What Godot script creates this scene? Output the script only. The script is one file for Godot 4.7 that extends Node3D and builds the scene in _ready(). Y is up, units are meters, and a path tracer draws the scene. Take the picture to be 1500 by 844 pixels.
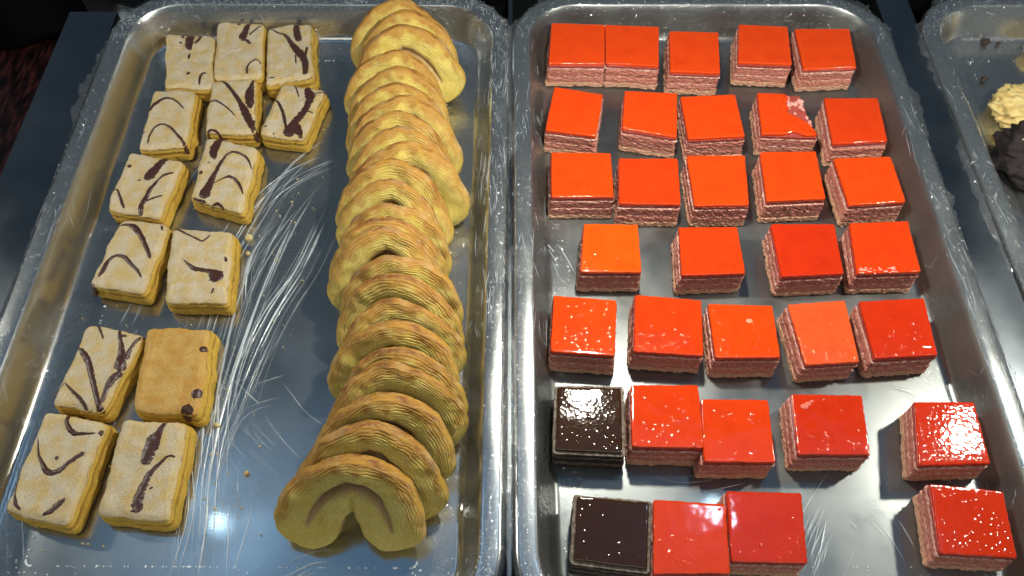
extends Node3D
# A pastry counter seen from above: steel pans lined with cling film, layer cakes, palmiers and puff pastries.

const MM := 0.001
var mats := {}
var used_names := {}
var na := FastNoiseLite.new()
var nb := FastNoiseLite.new()
var nc := FastNoiseLite.new()


# ---------- mesh helpers ----------
class Geo:
	var p := PackedVector3Array()
	var c := PackedColorArray()
	var uv := PackedVector2Array()
	var i := PackedInt32Array()

	func v(at: Vector3, col := Color.WHITE, t := Vector2.ZERO) -> int:
		p.append(at)
		c.append(col)
		uv.append(t)
		return p.size() - 1

	func tri(a: int, b: int, d: int) -> void:
		i.append(a)
		i.append(b)
		i.append(d)

	func quad(a: int, b: int, d: int, e: int) -> void:
		tri(a, b, d)
		tri(a, d, e)

	# rows of equal length n, stitched; closed joins the last column to the first; flip turns the faces over
	func stitch(r0: int, r1: int, n: int, closed: bool, flip := false) -> void:
		for k in (n if closed else n - 1):
			var k2 := (k + 1) % n
			if flip:
				quad(r0 + k, r1 + k, r1 + k2, r0 + k2)
			else:
				quad(r0 + k, r0 + k2, r1 + k2, r1 + k)

	func mesh(m: Material) -> ArrayMesh:
		var n := PackedVector3Array()
		n.resize(p.size())
		var t := 0
		while t < i.size():
			var a := i[t]
			var b := i[t + 1]
			var d := i[t + 2]
			var f := (p[d] - p[a]).cross(p[b] - p[a])
			n[a] += f
			n[b] += f
			n[d] += f
			t += 3
		for k in n.size():
			n[k] = n[k].normalized() if n[k].length_squared() > 1e-24 else Vector3.UP
		var arr := []
		arr.resize(Mesh.ARRAY_MAX)
		arr[Mesh.ARRAY_VERTEX] = p
		arr[Mesh.ARRAY_NORMAL] = n
		arr[Mesh.ARRAY_COLOR] = c
		arr[Mesh.ARRAY_TEX_UV] = uv
		arr[Mesh.ARRAY_INDEX] = i
		var am := ArrayMesh.new()
		am.add_surface_from_arrays(Mesh.PRIMITIVE_TRIANGLES, arr)
		am.surface_set_material(0, m)
		return am


func numbered(called: String) -> String:
	var n: int = used_names.get(called, 0)
	used_names[called] = n + 1
	return called if n == 0 else "%s_%03d" % [called, n]


func thing(called: String, label: String, category: String, at := Vector3.ZERO, turn := 0.0, group := "") -> Node3D:
	var o := Node3D.new()
	o.name = numbered(called)
	add_child(o, true)
	o.position = at
	o.rotation.y = turn
	tag(o, label, category, group)
	return o


func tag(o: Node3D, label: String, category: String, group := "") -> void:
	o.set_meta("label", label)
	o.set_meta("category", category)
	if group:
		o.set_meta("group", group)


func part(called: String, m: Mesh, parent: Node3D) -> MeshInstance3D:
	var o := MeshInstance3D.new()
	o.mesh = m
	if parent == self:
		o.name = numbered(called)
	else:
		var k := 0
		var nm := called
		while parent.has_node(NodePath(nm)):
			k += 1
			nm = "%s_%03d" % [called, k]
		o.name = nm
	parent.add_child(o, true)
	return o


func lin(r: float, g: float, b: float) -> Color:
	return Color(r, g, b).linear_to_srgb()


func mat(called: String, albedo: Color, rough: float, metal := 0.0, spec := 0.5) -> StandardMaterial3D:
	var m := StandardMaterial3D.new()
	m.resource_name = called
	m.albedo_color = albedo
	m.roughness = rough
	m.metallic = metal
	m.metallic_specular = spec
	mats[called] = m
	return m


func noise_tex(freq: float, size: int, sd: int, normal := false, strength := 4.0, octaves := 4, kind := FastNoiseLite.TYPE_SIMPLEX_SMOOTH) -> NoiseTexture2D:
	var f := FastNoiseLite.new()
	f.noise_type = kind
	f.frequency = freq
	f.seed = sd
	f.fractal_octaves = octaves
	var t := NoiseTexture2D.new()
	t.width = size
	t.height = size
	t.seamless = true
	t.noise = f
	t.as_normal_map = normal
	t.bump_strength = strength
	return t


func grain(m: StandardMaterial3D, tex: Texture2D, scale: float, strength: float, world := false) -> void:
	m.normal_enabled = true
	m.normal_texture = tex
	m.normal_scale = strength
	m.uv1_triplanar = true
	m.uv1_world_triplanar = world
	m.uv1_scale = Vector3.ONE * scale


func ramp(at: Array, colors: Array) -> Gradient:
	var g := Gradient.new()
	g.offsets = PackedFloat32Array(at)
	g.colors = PackedColorArray(colors)
	return g


func _ready() -> void:
	# ---------- camera, surroundings, exposure ----------
	var cam := Camera3D.new()
	cam.name = "camera"
	cam.fov = 37.30
	cam.near = 0.02
	cam.far = 30.0
	cam.position = Vector3(0, 0.527, 0)
	cam.rotation_degrees = Vector3(-57, 0, 0)
	add_child(cam, true)
	cam.current = true
	var env := Environment.new()
	env.background_mode = Environment.BG_COLOR
	env.background_color = lin(0.050, 0.074, 0.098)
	env.tonemap_mode = Environment.TONE_MAPPER_LINEAR
	env.tonemap_exposure = 1.0
	env.sdfgi_enabled = true
	env.ssao_enabled = true
	env.ssil_enabled = true
	var we := WorldEnvironment.new()
	we.name = "surroundings"
	we.environment = env
	add_child(we, true)
	make_materials()
	# ---------- lamps: a row of small spots under the display canopy, and the room's ceiling lights ----------
	display_lamp(Vector3(0.073, 0.32, -0.38), 0.13, "warm white display spot above the red cakes, beside the divider")
	display_lamp(Vector3(0.446, 0.32, -0.335), 0.10, "warm white display spot above the third pan")
	display_lamp(Vector3(-0.67, 0.32, -0.38), 0.13, "warm white display spot past the pastry side of the counter")
	ceiling_light(Vector3(-1.04, 2.5, -0.95), "round ceiling downlight over the palmier side")
	ceiling_light(Vector3(0.72, 2.5, -1.01), "round ceiling downlight over the cake side")
	ceiling_panel(Vector3(0.0, 2.62, -0.85), Vector2(3.0, 1.0), lin(0.30, 0.60, 1.0), 0.26, "wide bluish light panel in the ceiling beyond the counter")
	ceiling_panel(Vector3(0.2, 2.4, 1.3), Vector2(2.4, 1.2), lin(1.0, 0.97, 0.88), 2.4, "wide white light panel in the ceiling on the near side of the counter")
	# ---------- setting ----------
	counter()
	# ---------- pans and their film ----------
	pan("steel pan of drizzled pastries and a column of palmiers", -0.334, -0.0175, -0.622, -0.101, -0.35, mats.polished_steel)
	pan("steel pan of red layer cakes in rows", 0.0147, 0.3122, -0.622, -0.101, 0.0, mats.steel)
	pan("steel pan cut off at the edge, holding two cookies", 0.369, 0.667, -0.622, -0.101, 0.4, mats.polished_steel)
	film("clear cling film lining the pan of pastries, creased in long streaks", -0.334, -0.0175, -0.622, -0.101, -0.35, 11, 420)
	film("clear cling film lining the pan of red cakes", 0.0147, 0.3122, -0.622, -0.101, 0.0, 23, 150)
	film("clear cling film lining the cookie pan", 0.369, 0.667, -0.622, -0.101, 0.4, 37, 160)
	creases()
	# ---------- food ----------
	cake("orange-red jelly-topped cake in the far corner, tight against the next cake", "c", "orange", 4, 56.2, -576.0, -1.8, [Vector2(-22.1, -25.3), Vector2(23.9, -24.6), Vector2(22.6, 24.6), Vector2(-24.3, 25.3)])
	cake("jelly-topped cake pressed against the far corner cake, second in the back row", "c", "orange", 4, 103.1, -574.1, -4.1, [Vector2(-23.3, -24.2), Vector2(23.2, -24.7), Vector2(22.1, 24.7), Vector2(-21.9, 24.2)])
	cake("smallest, narrowest jelly-topped cake, middle of the back row", "c", "orange", 5, 155.7, -565.8, -2.4, [Vector2(-19.7, -24.9), Vector2(22.3, -25.3), Vector2(19.5, 25.3), Vector2(-22.0, 24.9)])
	cake("jelly-topped cake with dull glaze, fourth in the back row", "c", "orange", 5, 216.7, -575.1, -3.7, [Vector2(-19.5, -24.1), Vector2(22.5, -23.7), Vector2(20.8, 23.7), Vector2(-23.8, 24.1)])
	cake("jelly-topped cake at the far end of the back row, beside the bare counter side", "c", "orange", 3, 268.9, -570.1, 1.5, [Vector2(-21.4, -25.1), Vector2(25.6, -23.8), Vector2(20.2, 23.8), Vector2(-24.4, 25.1)])
	cake("bright orange slanted jelly cake standing apart in the second row from the back", "c", "orange", 3, 50.7, -495.4, -11.2, [Vector2(-20.6, -24.5), Vector2(19.7, -23.2), Vector2(20.6, 23.2), Vector2(-19.7, 24.5)])
	cake("jelly cake with ragged cream front edge, left of the similar ragged pair", "c", "orange", 4, 111.7, -494.7, -8.1, [Vector2(-21.9, -21.0), Vector2(20.5, -24.3), Vector2(22.3, 24.3), Vector2(-20.9, 21.0)])
	cake("jelly cake with ragged front edge, just left of the torn cake", "c", "orange", 3, 161.2, -490.2, 3.7, [Vector2(-21.6, -23.1), Vector2(23.4, -23.0), Vector2(21.5, 23.0), Vector2(-23.3, 23.1)])
	cake("torn jelly cake with one corner of the glaze ripped off to cream", "torn", "orange", 6, 219.6, -492.6, -2.8, [Vector2(-19.0, -22.8), Vector2(15.6, -22.9), Vector2(23.4, 22.9), Vector2(-20.0, 22.8)])
	cake("jelly cake right beside the torn cake, at the end of its row", "c", "red", 4, 275.7, -486.1, 2.1, [Vector2(-19.2, -24.9), Vector2(24.3, -23.3), Vector2(19.2, 23.3), Vector2(-24.3, 24.9)])
	cake("jelly cake nearest the divider in the third row from the back", "c", "orange", 6, 53.5, -429.0, -0.4, [Vector2(-22.8, -22.2), Vector2(23.2, -21.8), Vector2(23.1, 21.8), Vector2(-23.6, 22.2)])
	cake("redder jelly cake, second in the third row from the back", "c", "red", 5, 104.5, -422.6, -0.5, [Vector2(-21.5, -22.2), Vector2(23.8, -22.6), Vector2(21.7, 22.6), Vector2(-23.9, 22.2)])
	cake("orange jelly cake in the middle of the third row from the back", "c", "orange", 5, 157.7, -423.5, 0.8, [Vector2(-21.4, -24.7), Vector2(23.6, -24.3), Vector2(19.1, 24.3), Vector2(-21.3, 24.7)])
	cake("jelly cake directly in front of the torn cake", "c", "orange", 9, 214.4, -428.1, 2.1, [Vector2(-19.7, -24.2), Vector2(23.6, -23.5), Vector2(20.1, 23.5), Vector2(-24.1, 24.2)])
	cake("jelly cake with glinting front edge, end of the third row from the back", "c", "orange", 12, 272.8, -423.4, 3.6, [Vector2(-21.4, -23.1), Vector2(22.9, -22.2), Vector2(20.8, 22.2), Vector2(-22.3, 23.1)])
	cake("brightest orange jelly cake with rounded far corner, alone at its end of the four-cake row", "c", "bright", 14, 71.5, -360.0, -0.9, [Vector2(-18.5, -21.3), Vector2(20.5, -21.0), Vector2(20.4, 21.0), Vector2(-22.4, 21.3)])
	cake("jelly cake second from the divider in the row of four", "c", "red", 9, 143.2, -357.6, 1.5, [Vector2(-20.1, -21.1), Vector2(22.4, -20.4), Vector2(21.4, 20.4), Vector2(-23.7, 21.1)])
	cake("smooth deep red jelly cake, third in the row of four", "c", "deep", 8, 213.2, -358.7, 1.5, [Vector2(-22.0, -23.2), Vector2(24.3, -21.9), Vector2(21.0, 21.9), Vector2(-23.4, 23.2)])
	cake("jelly cake with a whitish scuff along its front edge", "scuffed", "red", 26, 268.6, -360.6, 2.4, [Vector2(-19.0, -22.2), Vector2(24.2, -22.4), Vector2(20.1, 22.4), Vector2(-25.2, 22.2)])
	cake("orange jelly cake sprinkled with droplets, behind the dark glossy chocolate cake", "c", "orange", 60, 48.9, -295.0, -4.9, [Vector2(-21.6, -22.1), Vector2(21.6, -21.8), Vector2(21.2, 21.8), Vector2(-21.1, 22.1)])
	cake("jelly cake with droplets only along one side, second in the middle row of five", "c", "red", 42, 106.5, -295.2, -5.1, [Vector2(-22.6, -22.5), Vector2(22.7, -21.8), Vector2(22.8, 21.8), Vector2(-22.9, 22.5)])
	cake("jelly cake with a pale bubble near its far edge", "bubble", "orange", 40, 157.3, -290.8, -0.9, [Vector2(-21.8, -21.0), Vector2(22.1, -20.0), Vector2(21.3, 20.0), Vector2(-21.5, 21.0)])
	cake("palest, cloudy orange jelly cake turned slightly askew", "c", "pale", 50, 211.5, -289.5, 4.4, [Vector2(-18.9, -23.5), Vector2(21.0, -23.8), Vector2(16.9, 23.8), Vector2(-19.0, 23.5)])
	cake("deep red jelly cake beside the pale cloudy one", "c", "deep", 46, 262.8, -293.1, 3.5, [Vector2(-21.0, -22.2), Vector2(24.6, -22.2), Vector2(19.2, 22.2), Vector2(-22.9, 22.2)])
	cake("dark brown glazed cake with a big cluster of bright glints", "choc", "choc", 90, 49.2, -226.8, -2.0, [Vector2(-21.1, -22.6), Vector2(21.9, -23.3), Vector2(21.3, 23.3), Vector2(-22.1, 22.6)])
	cake("jelly cake standing next to the glinting brown cake", "c", "red", 46, 98.3, -228.2, -0.6, [Vector2(-21.0, -21.2), Vector2(22.4, -21.7), Vector2(21.6, 21.7), Vector2(-23.0, 21.2)])
	cake("jelly cake stepped forward, touching its neighbour beside the brown cake", "c", "red", 36, 142.1, -218.2, -0.6, [Vector2(-20.4, -21.1), Vector2(22.6, -21.1), Vector2(20.8, 21.1), Vector2(-23.0, 21.1)])
	cake("red jelly cake with a small torn flap of glaze at one corner", "flap", "deep", 44, 201.9, -222.3, -0.6, [Vector2(-21.2, -20.6), Vector2(24.1, -20.3), Vector2(20.8, 20.3), Vector2(-23.7, 20.6)])
	cake("red jelly cake covered in white glints with its pink side showing", "c", "deep", 130, 275.8, -216.5, 0.8, [Vector2(-16.1, -21.3), Vector2(21.8, -20.7), Vector2(19.2, 20.7), Vector2(-24.9, 21.3)])
	cake("nearly black chocolate glazed cake with pale edges, nearest the front", "choc", "choc", 40, 59.0, -154.5, -6.2, [Vector2(-22.7, -19.8), Vector2(22.6, -20.6), Vector2(22.2, 20.6), Vector2(-22.1, 19.8)])
	cake("jelly cake touching the nearly black cake in the front row", "c", "red", 42, 105.1, -150.5, -1.7, [Vector2(-20.3, -22.0), Vector2(22.6, -20.2), Vector2(20.7, 20.2), Vector2(-23.0, 22.0)])
	cake("largest red jelly cake, second red one of the front row", "c", "deep", 44, 150.8, -156.7, -1.5, [Vector2(-21.3, -21.0), Vector2(23.5, -20.9), Vector2(20.6, 20.9), Vector2(-22.8, 21.0)])
	cake("tilted red jelly cake with thick pink sponge side, in the front corner alone", "c", "deep", 80, 273.7, -160.1, -4.9, [Vector2(-21.0, -21.1), Vector2(22.1, -20.0), Vector2(21.2, 20.0), Vector2(-22.2, 21.1)])
	pastry("pastry with a dark chocolate blob near its far edge, farthest corner of the group", "pale", -278.5, -565.5, [Vector2(-27.5, -34.7), Vector2(14.9, -31.4), Vector2(26.3, 33.6), Vector2(-13.8, 32.5)], [[Vector3(-12.1, -35.1, 1.20), Vector3(-10.5, -26.3, 1.19)], [Vector3(-4.0, -35.1, 2.15), Vector3(-4.4, -28.8, 3.42), Vector3(-4.1, -21.3, 3.61), Vector3(-2.8, -15.1, 2.54), Vector3(-0.4, -11.4, 0.51)], [Vector3(4.5, -31.3, 1.20), Vector3(3.5, -23.8, 1.19), Vector3(0.9, -19.4, 1.19)], [Vector3(1.2, -35.1, 1.29), Vector3(7.3, -34.5, 1.72), Vector3(12.8, -32.6, 1.29), Vector3(15.2, -29.4, 1.03)], [Vector3(-11.3, -21.0, 1.19)], [Vector3(-0.4, -7.1, 0.93), Vector3(-0.4, -0.4, 0.92)], [Vector3(3.3, 17.7, 1.90)], [Vector3(18.1, 16.3, 1.24), Vector3(15.0, 17.4, 1.03), Vector3(14.1, 23.3, 1.03), Vector3(15.1, 30.3, 0.74)]])
	pastry("pastry with a hooked chocolate loop near one corner, middle of the far row", "pale", -237.7, -578.5, [Vector2(-25.1, -36.3), Vector2(15.4, -33.8), Vector2(24.8, 33.9), Vector2(-15.1, 36.2)], [[Vector3(-5.4, -33.0, 2.16)], [Vector3(3.9, -36.9, 1.52), Vector3(2.3, -28.5, 2.16), Vector3(1.0, -18.3, 3.21), Vector3(-0.1, -12.7, 2.56)], [Vector3(-0.1, -12.7, 1.71), Vector3(5.3, -10.8, 1.70), Vector3(9.0, -6.4, 1.06)], [Vector3(14.8, -31.1, 0.95), Vector3(9.8, -24.7, 0.86), Vector3(5.7, -18.3, 0.64)], [Vector3(12.7, 30.4, 1.03), Vector3(11.1, 23.3, 0.91), Vector3(12.6, 17.4, 0.83), Vector3(16.9, 13.2, 0.84), Vector3(20.5, 15.0, 0.67), Vector3(21.5, 18.6, 0.42)], [Vector3(-19.4, 16.8, 1.25)]])
	pastry("pastry with a forked dark chocolate streak and a creased front, end of the far row", "pale", -193.4, -575.5, [Vector2(-23.3, -32.9), Vector2(13.5, -36.8), Vector2(23.7, 29.6), Vector2(-13.9, 40.1)], [[Vector3(-21.3, -30.2, 0.75), Vector3(-12.0, -23.5, 0.90), Vector3(-6.3, -20.6, 1.50), Vector3(1.4, -8.6, 2.38), Vector3(7.8, 0.1, 3.32), Vector3(15.1, 10.7, 3.29), Vector3(17.2, 21.2, 2.54), Vector3(16.7, 28.4, 1.30)], [Vector3(1.6, -39.6, 2.13), Vector3(2.4, -28.4, 2.64), Vector3(5.4, -17.3, 2.99), Vector3(7.5, -12.9, 1.86)], [Vector3(4.6, -34.0, 0.76), Vector3(9.0, -35.1, 0.76)], [Vector3(-20.9, -18.4, 0.67)], [Vector3(-15.4, 35.5, 0.57), Vector3(-12.3, 32.5, 0.58), Vector3(-7.8, 32.1, 0.58)], [Vector3(15.0, -6.4, 1.04), Vector3(14.7, 2.2, 1.03), Vector3(15.1, 10.7, 1.02)], [Vector3(6.1, 4.3, 0.74), Vector3(7.9, 14.9, 0.73)]])
	pastry("pastry with two chocolate arches and a bright yellow flaky side", "pale", -281.5, -497.2, [Vector2(-19.6, -33.1), Vector2(15.9, -31.3), Vector2(20.2, 30.1), Vector2(-16.5, 34.3)], [[Vector3(-17.9, -8.0, 2.17), Vector3(-14.2, -14.6, 1.74), Vector3(-8.6, -20.6, 1.53), Vector3(-2.6, -21.2, 1.09), Vector3(3.3, -18.2, 0.87), Vector3(10.6, -10.4, 0.52)], [Vector3(-9.9, 28.6, 0.59), Vector3(-10.5, 20.6, 0.68), Vector3(-8.3, 11.4, 0.85), Vector3(-2.3, 8.0, 0.94), Vector3(4.5, 11.4, 1.07), Vector3(11.1, 18.4, 1.06), Vector3(17.9, 26.3, 1.27), Vector3(20.3, 32.0, 1.47)], [Vector3(-16.6, 15.5, 1.53)]])
	pastry("pastry with a long diagonal streak meeting a chocolate teardrop", "pale", -232.0, -511.0, [Vector2(-21.7, -29.0), Vector2(14.0, -31.8), Vector2(24.0, 30.9), Vector2(-16.2, 29.9)], [[Vector3(-20.4, -29.1, 0.62), Vector3(-16.2, -30.4, 0.80), Vector3(-10.1, -26.6, 1.24), Vector3(-3.2, -17.9, 1.41), Vector3(5.1, -5.6, 1.84), Vector3(11.3, 5.2, 3.04), Vector3(18.7, 18.3, 3.22), Vector3(24.8, 32.2, 1.49)], [Vector3(13.0, -31.6, 0.67), Vector3(12.9, -21.6, 1.99), Vector3(13.2, -9.3, 3.73), Vector3(16.3, 4.0, 1.74)], [Vector3(-20.3, -5.6, 0.87), Vector3(-14.0, -5.0, 1.05), Vector3(-6.0, 0.4, 0.78), Vector3(0.3, 6.4, 0.65), Vector3(5.6, 12.4, 0.35)], [Vector3(-15.1, 32.2, 0.64), Vector3(-13.0, 27.6, 0.94), Vector3(-7.8, 28.1, 0.94), Vector3(-2.8, 32.2, 0.64)]])
	pastry("pastry fanned out at an angle, with a Y of chocolate, nearest the palmiers", "pale", -180.5, -505.1, [Vector2(-13.4, -33.7), Vector2(23.9, -23.8), Vector2(12.7, 32.4), Vector2(-23.1, 25.1)], [[Vector3(9.2, -33.8, 1.44), Vector3(8.9, -24.7, 2.50), Vector3(12.1, -16.7, 3.90), Vector3(11.9, -6.9, 2.81), Vector3(7.9, 4.7, 2.93), Vector3(3.6, 14.1, 3.11), Vector3(0.8, 23.5, 4.81), Vector3(0.1, 28.1, 2.74)], [Vector3(3.6, 14.1, 2.77), Vector3(7.4, 21.6, 3.10), Vector3(11.3, 30.0, 1.71)], [Vector3(24.1, -23.1, 0.71), Vector3(17.4, -19.7, 0.99), Vector3(12.2, -15.8, 1.77)], [Vector3(-16.4, -12.8, 0.71), Vector3(-12.0, -6.9, 1.06), Vector3(-7.7, 2.7, 1.26), Vector3(-4.7, 12.3, 1.25), Vector3(-2.2, 21.6, 1.03)], [Vector3(-3.5, -31.8, 0.57), Vector3(-0.3, -24.7, 0.71), Vector3(3.1, -14.8, 0.42)], [Vector3(17.4, 2.7, 0.42), Vector3(11.6, 0.8, 0.56), Vector3(9.3, 4.7, 0.56)], [Vector3(-21.5, 17.0, 0.83), Vector3(-18.2, 18.3, 0.83)], [Vector3(-12.0, 25.4, 0.82)]])
	pastry("slanted pastry with a fat chocolate slug and curling streaks", "pale", -284.1, -426.6, [Vector2(-19.4, -33.6), Vector2(24.3, -22.9), Vector2(18.4, 32.6), Vector2(-23.4, 23.9)], [[Vector3(-1.5, -29.7, 2.79), Vector3(4.5, -32.2, 3.03)], [Vector3(-16.3, -18.1, 1.84)], [Vector3(13.3, -30.1, 1.40), Vector3(9.7, -25.4, 2.32), Vector3(6.1, -16.9, 3.45), Vector3(2.5, -8.5, 4.11), Vector3(-0.1, -3.7, 2.05)], [Vector3(-6.4, -3.7, 0.64), Vector3(-3.3, -4.1, 0.64)], [Vector3(20.7, -11.1, 0.64), Vector3(15.0, -9.7, 1.14), Vector3(10.1, -4.9, 0.91), Vector3(6.4, 4.5, 1.58), Vector3(4.0, 13.7, 1.80), Vector3(2.8, 21.7, 1.87), Vector3(3.7, 29.6, 1.77)], [Vector3(17.0, 11.7, 0.63), Vector3(10.2, 13.2, 0.81), Vector3(4.8, 17.2, 0.90), Vector3(2.9, 20.6, 0.89)], [Vector3(-23.5, 6.2, 0.36), Vector3(-20.2, 5.1, 0.63), Vector3(-16.3, 11.4, 0.90), Vector3(-12.8, 18.3, 1.12), Vector3(-9.6, 24.0, 0.89)]])
	pastry("pastry with a long chocolate streak arching round two nested loops", "pale", -225.0, -438.8, [Vector2(-20.9, -37.2), Vector2(21.5, -26.8), Vector2(20.2, 38.9), Vector2(-20.9, 25.1)], [[Vector3(-7.3, -36.3, 1.89), Vector3(-10.3, -31.9, 2.82), Vector3(-12.1, -21.9, 3.73), Vector3(-9.5, -12.6, 1.16)], [Vector3(-18.0, 0.3, 1.83)], [Vector3(-14.3, -9.0, 0.65), Vector3(-12.7, -10.2, 0.65)], [Vector3(20.7, -4.1, 0.46), Vector3(16.4, -13.3, 0.93), Vector3(9.9, -18.8, 1.02), Vector3(3.0, -20.6, 1.03), Vector3(-1.7, -15.7, 1.21), Vector3(-4.7, -7.2, 1.57), Vector3(-7.3, 3.6, 2.06), Vector3(-9.6, 15.4, 3.17), Vector3(-11.0, 26.4, 4.26)], [Vector3(-19.4, 24.7, 0.63), Vector3(-14.5, 27.0, 0.90), Vector3(-8.7, 29.3, 1.12)], [Vector3(-5.5, 10.8, 0.36), Vector3(-0.2, 7.2, 0.64), Vector3(5.7, 4.8, 1.19), Vector3(12.0, 9.6, 1.18), Vector3(17.1, 17.8, 0.99), Vector3(19.0, 23.6, 0.54)], [Vector3(-4.4, 32.7, 0.62), Vector3(0.6, 31.0, 0.98), Vector3(5.7, 34.4, 0.89)]])
	pastry("pastry with two wide chocolate arches and an orange yellow cut side", "pale", -279.0, -360.2, [Vector2(-15.3, -32.5), Vector2(21.4, -26.7), Vector2(16.7, 32.7), Vector2(-22.8, 26.5)], [[Vector3(-18.8, -20.9, 0.90), Vector3(-14.5, -25.4, 1.09), Vector3(-9.5, -27.1, 1.09), Vector3(-3.6, -25.4, 2.27), Vector3(2.5, -18.6, 1.89), Vector3(9.6, -7.5, 1.61), Vector3(15.3, 3.4, 1.06)], [Vector3(-18.0, 19.9, 0.70), Vector3(-16.0, 14.1, 1.97), Vector3(-13.8, 5.5, 1.41), Vector3(-9.6, 1.2, 1.33), Vector3(-4.0, 2.3, 1.60), Vector3(1.7, 7.7, 1.41), Vector3(8.5, 14.1, 1.05), Vector3(13.1, 20.4, 0.61)], [Vector3(-23.3, 24.6, 1.96), Vector3(-20.1, 29.8, 2.16)], [Vector3(17.0, -26.5, 0.73), Vector3(19.0, -20.9, 0.72)], [Vector3(-18.7, -24.3, 0.82), Vector3(-21.0, -15.3, 0.90), Vector3(-21.2, -4.2, 0.89), Vector3(-21.5, 9.8, 0.62)]])
	pastry("pastry with a thin zigzag and one chocolate drop with a tail", "pale", -227.2, -351.2, [Vector2(-26.3, -33.6), Vector2(18.5, -29.4), Vector2(25.5, 32.2), Vector2(-17.7, 30.9)], [[Vector3(-25.0, -32.2, 1.00), Vector3(-21.2, -31.6, 1.18), Vector3(-13.1, -27.1, 0.81), Vector3(-5.0, -22.6, 0.72), Vector3(-0.6, -21.2, 0.63), Vector3(3.4, -26.0, 0.81)], [Vector3(-12.0, -4.6, 0.44), Vector3(-7.5, -0.3, 0.88), Vector3(-2.3, 4.0, 1.76), Vector3(4.1, 5.1, 1.75), Vector3(9.6, 6.1, 2.19), Vector3(14.7, 10.3, 4.80), Vector3(17.3, 14.5, 3.48)], [Vector3(15.0, 20.7, 0.86), Vector3(14.1, 25.3, 0.65)], [Vector3(18.2, -6.7, 0.89), Vector3(19.4, -2.4, 0.88)]])
	pastry("pastry with chocolate lines fanning together towards its front", "pale", -279.4, -267.2, [Vector2(-15.5, -33.8), Vector2(25.7, -25.6), Vector2(11.6, 32.6), Vector2(-21.8, 26.8)], [[Vector3(-8.4, -34.3, 0.96), Vector3(-3.7, -27.7, 0.78), Vector3(-0.4, -21.8, 0.43)], [Vector3(-18.1, -15.9, 0.86), Vector3(-12.3, -12.0, 1.71), Vector3(-5.8, -3.4, 1.95), Vector3(-1.1, 6.1, 1.84), Vector3(3.7, 16.3, 1.66), Vector3(8.8, 26.3, 1.64), Vector3(11.6, 32.1, 2.04)], [Vector3(-22.2, 22.7, 0.91), Vector3(-20.5, 17.2, 0.75), Vector3(-17.8, 10.7, 0.58)], [Vector3(-17.7, 11.2, 0.50), Vector3(-11.0, 17.2, 0.91), Vector3(-4.5, 22.7, 1.15), Vector3(0.3, 28.1, 1.15), Vector3(2.2, 30.8, 0.90)], [Vector3(7.3, -32.3, 0.78), Vector3(10.0, -24.8, 1.08), Vector3(13.4, -14.9, 1.92), Vector3(15.5, -6.2, 2.97), Vector3(15.9, -1.5, 3.80), Vector3(18.5, 2.3, 2.10)], [Vector3(10.0, -24.8, 1.29), Vector3(15.4, -24.0, 0.69)], [Vector3(25.0, -25.6, 0.86), Vector3(21.2, -17.9, 1.20), Vector3(19.2, -12.0, 1.49), Vector3(18.1, -6.2, 2.12)], [Vector3(17.9, 3.3, 1.68), Vector3(13.4, 8.9, 2.51), Vector3(11.4, 17.2, 1.87), Vector3(11.3, 26.3, 1.64)]])
	pastry("plain golden pastry with only three chocolate dots on its rim", "golden", -227.9, -266.0, [Vector2(-24.2, -31.8), Vector2(19.9, -31.3), Vector2(23.6, 33.1), Vector2(-19.3, 30.0)], [[Vector3(17.6, -15.4, 2.56)], [Vector3(20.1, 18.2, 3.64)], [Vector3(15.9, 30.2, 4.50)]])
	pastry("front pastry beside the pan wall, with a chocolate cup shape and crumbly edge", "pale", -286.1, -197.9, [Vector2(-17.5, -36.7), Vector2(24.3, -29.3), Vector2(16.5, 37.3), Vector2(-23.3, 28.7)], [[Vector3(-2.0, -35.8, 1.28), Vector3(-1.1, -29.2, 1.27), Vector3(4.9, -22.0, 1.52), Vector3(12.2, -21.5, 0.91), Vector3(19.4, -21.7, 0.51)], [Vector3(-17.2, -19.9, 0.40), Vector3(-13.3, -8.6, 0.70), Vector3(-8.6, -1.3, 1.19), Vector3(-3.0, 4.4, 1.97), Vector3(4.0, 2.9, 1.78), Vector3(7.6, -1.8, 1.49), Vector3(12.3, -6.5, 1.50), Vector3(15.5, -9.2, 1.30)], [Vector3(-1.2, -6.5, 1.10), Vector3(-0.9, -3.9, 1.09)], [Vector3(-21.8, -8.6, 0.30), Vector3(-22.2, 1.8, 0.49), Vector3(-21.1, 14.1, 0.78), Vector3(-17.4, 24.1, 1.06), Vector3(-13.3, 28.1, 0.67)], [Vector3(12.1, 21.1, 1.21), Vector3(7.8, 26.1, 1.93), Vector3(4.4, 31.0, 0.96)], [Vector3(7.1, 27.1, 1.45), Vector3(1.2, 31.5, 1.20)], [Vector3(22.1, -22.4, 1.93)]])
	pastry("front pastry with a thick chocolate bar above a curved streak", "pale", -230.8, -197.2, [Vector2(-21.1, -33.1), Vector2(20.2, -30.0), Vector2(22.2, 33.7), Vector2(-21.3, 29.5)], [[Vector3(6.5, -31.3, 1.02), Vector3(4.2, -23.4, 2.53), Vector3(2.2, -16.9, 4.53), Vector3(0.9, -7.3, 3.49), Vector3(0.7, -1.5, 2.97)], [Vector3(18.4, -6.8, 0.70), Vector3(13.9, -7.1, 0.70), Vector3(9.0, -2.0, 1.19), Vector3(4.7, 5.2, 1.97), Vector3(2.7, 13.3, 2.44), Vector3(1.7, 21.4, 2.91), Vector3(2.6, 29.2, 3.60)], [Vector3(6.9, 14.4, 0.68), Vector3(9.1, 13.3, 0.68)]])
	palmiers()
	cookies()
	crumbs()


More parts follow.
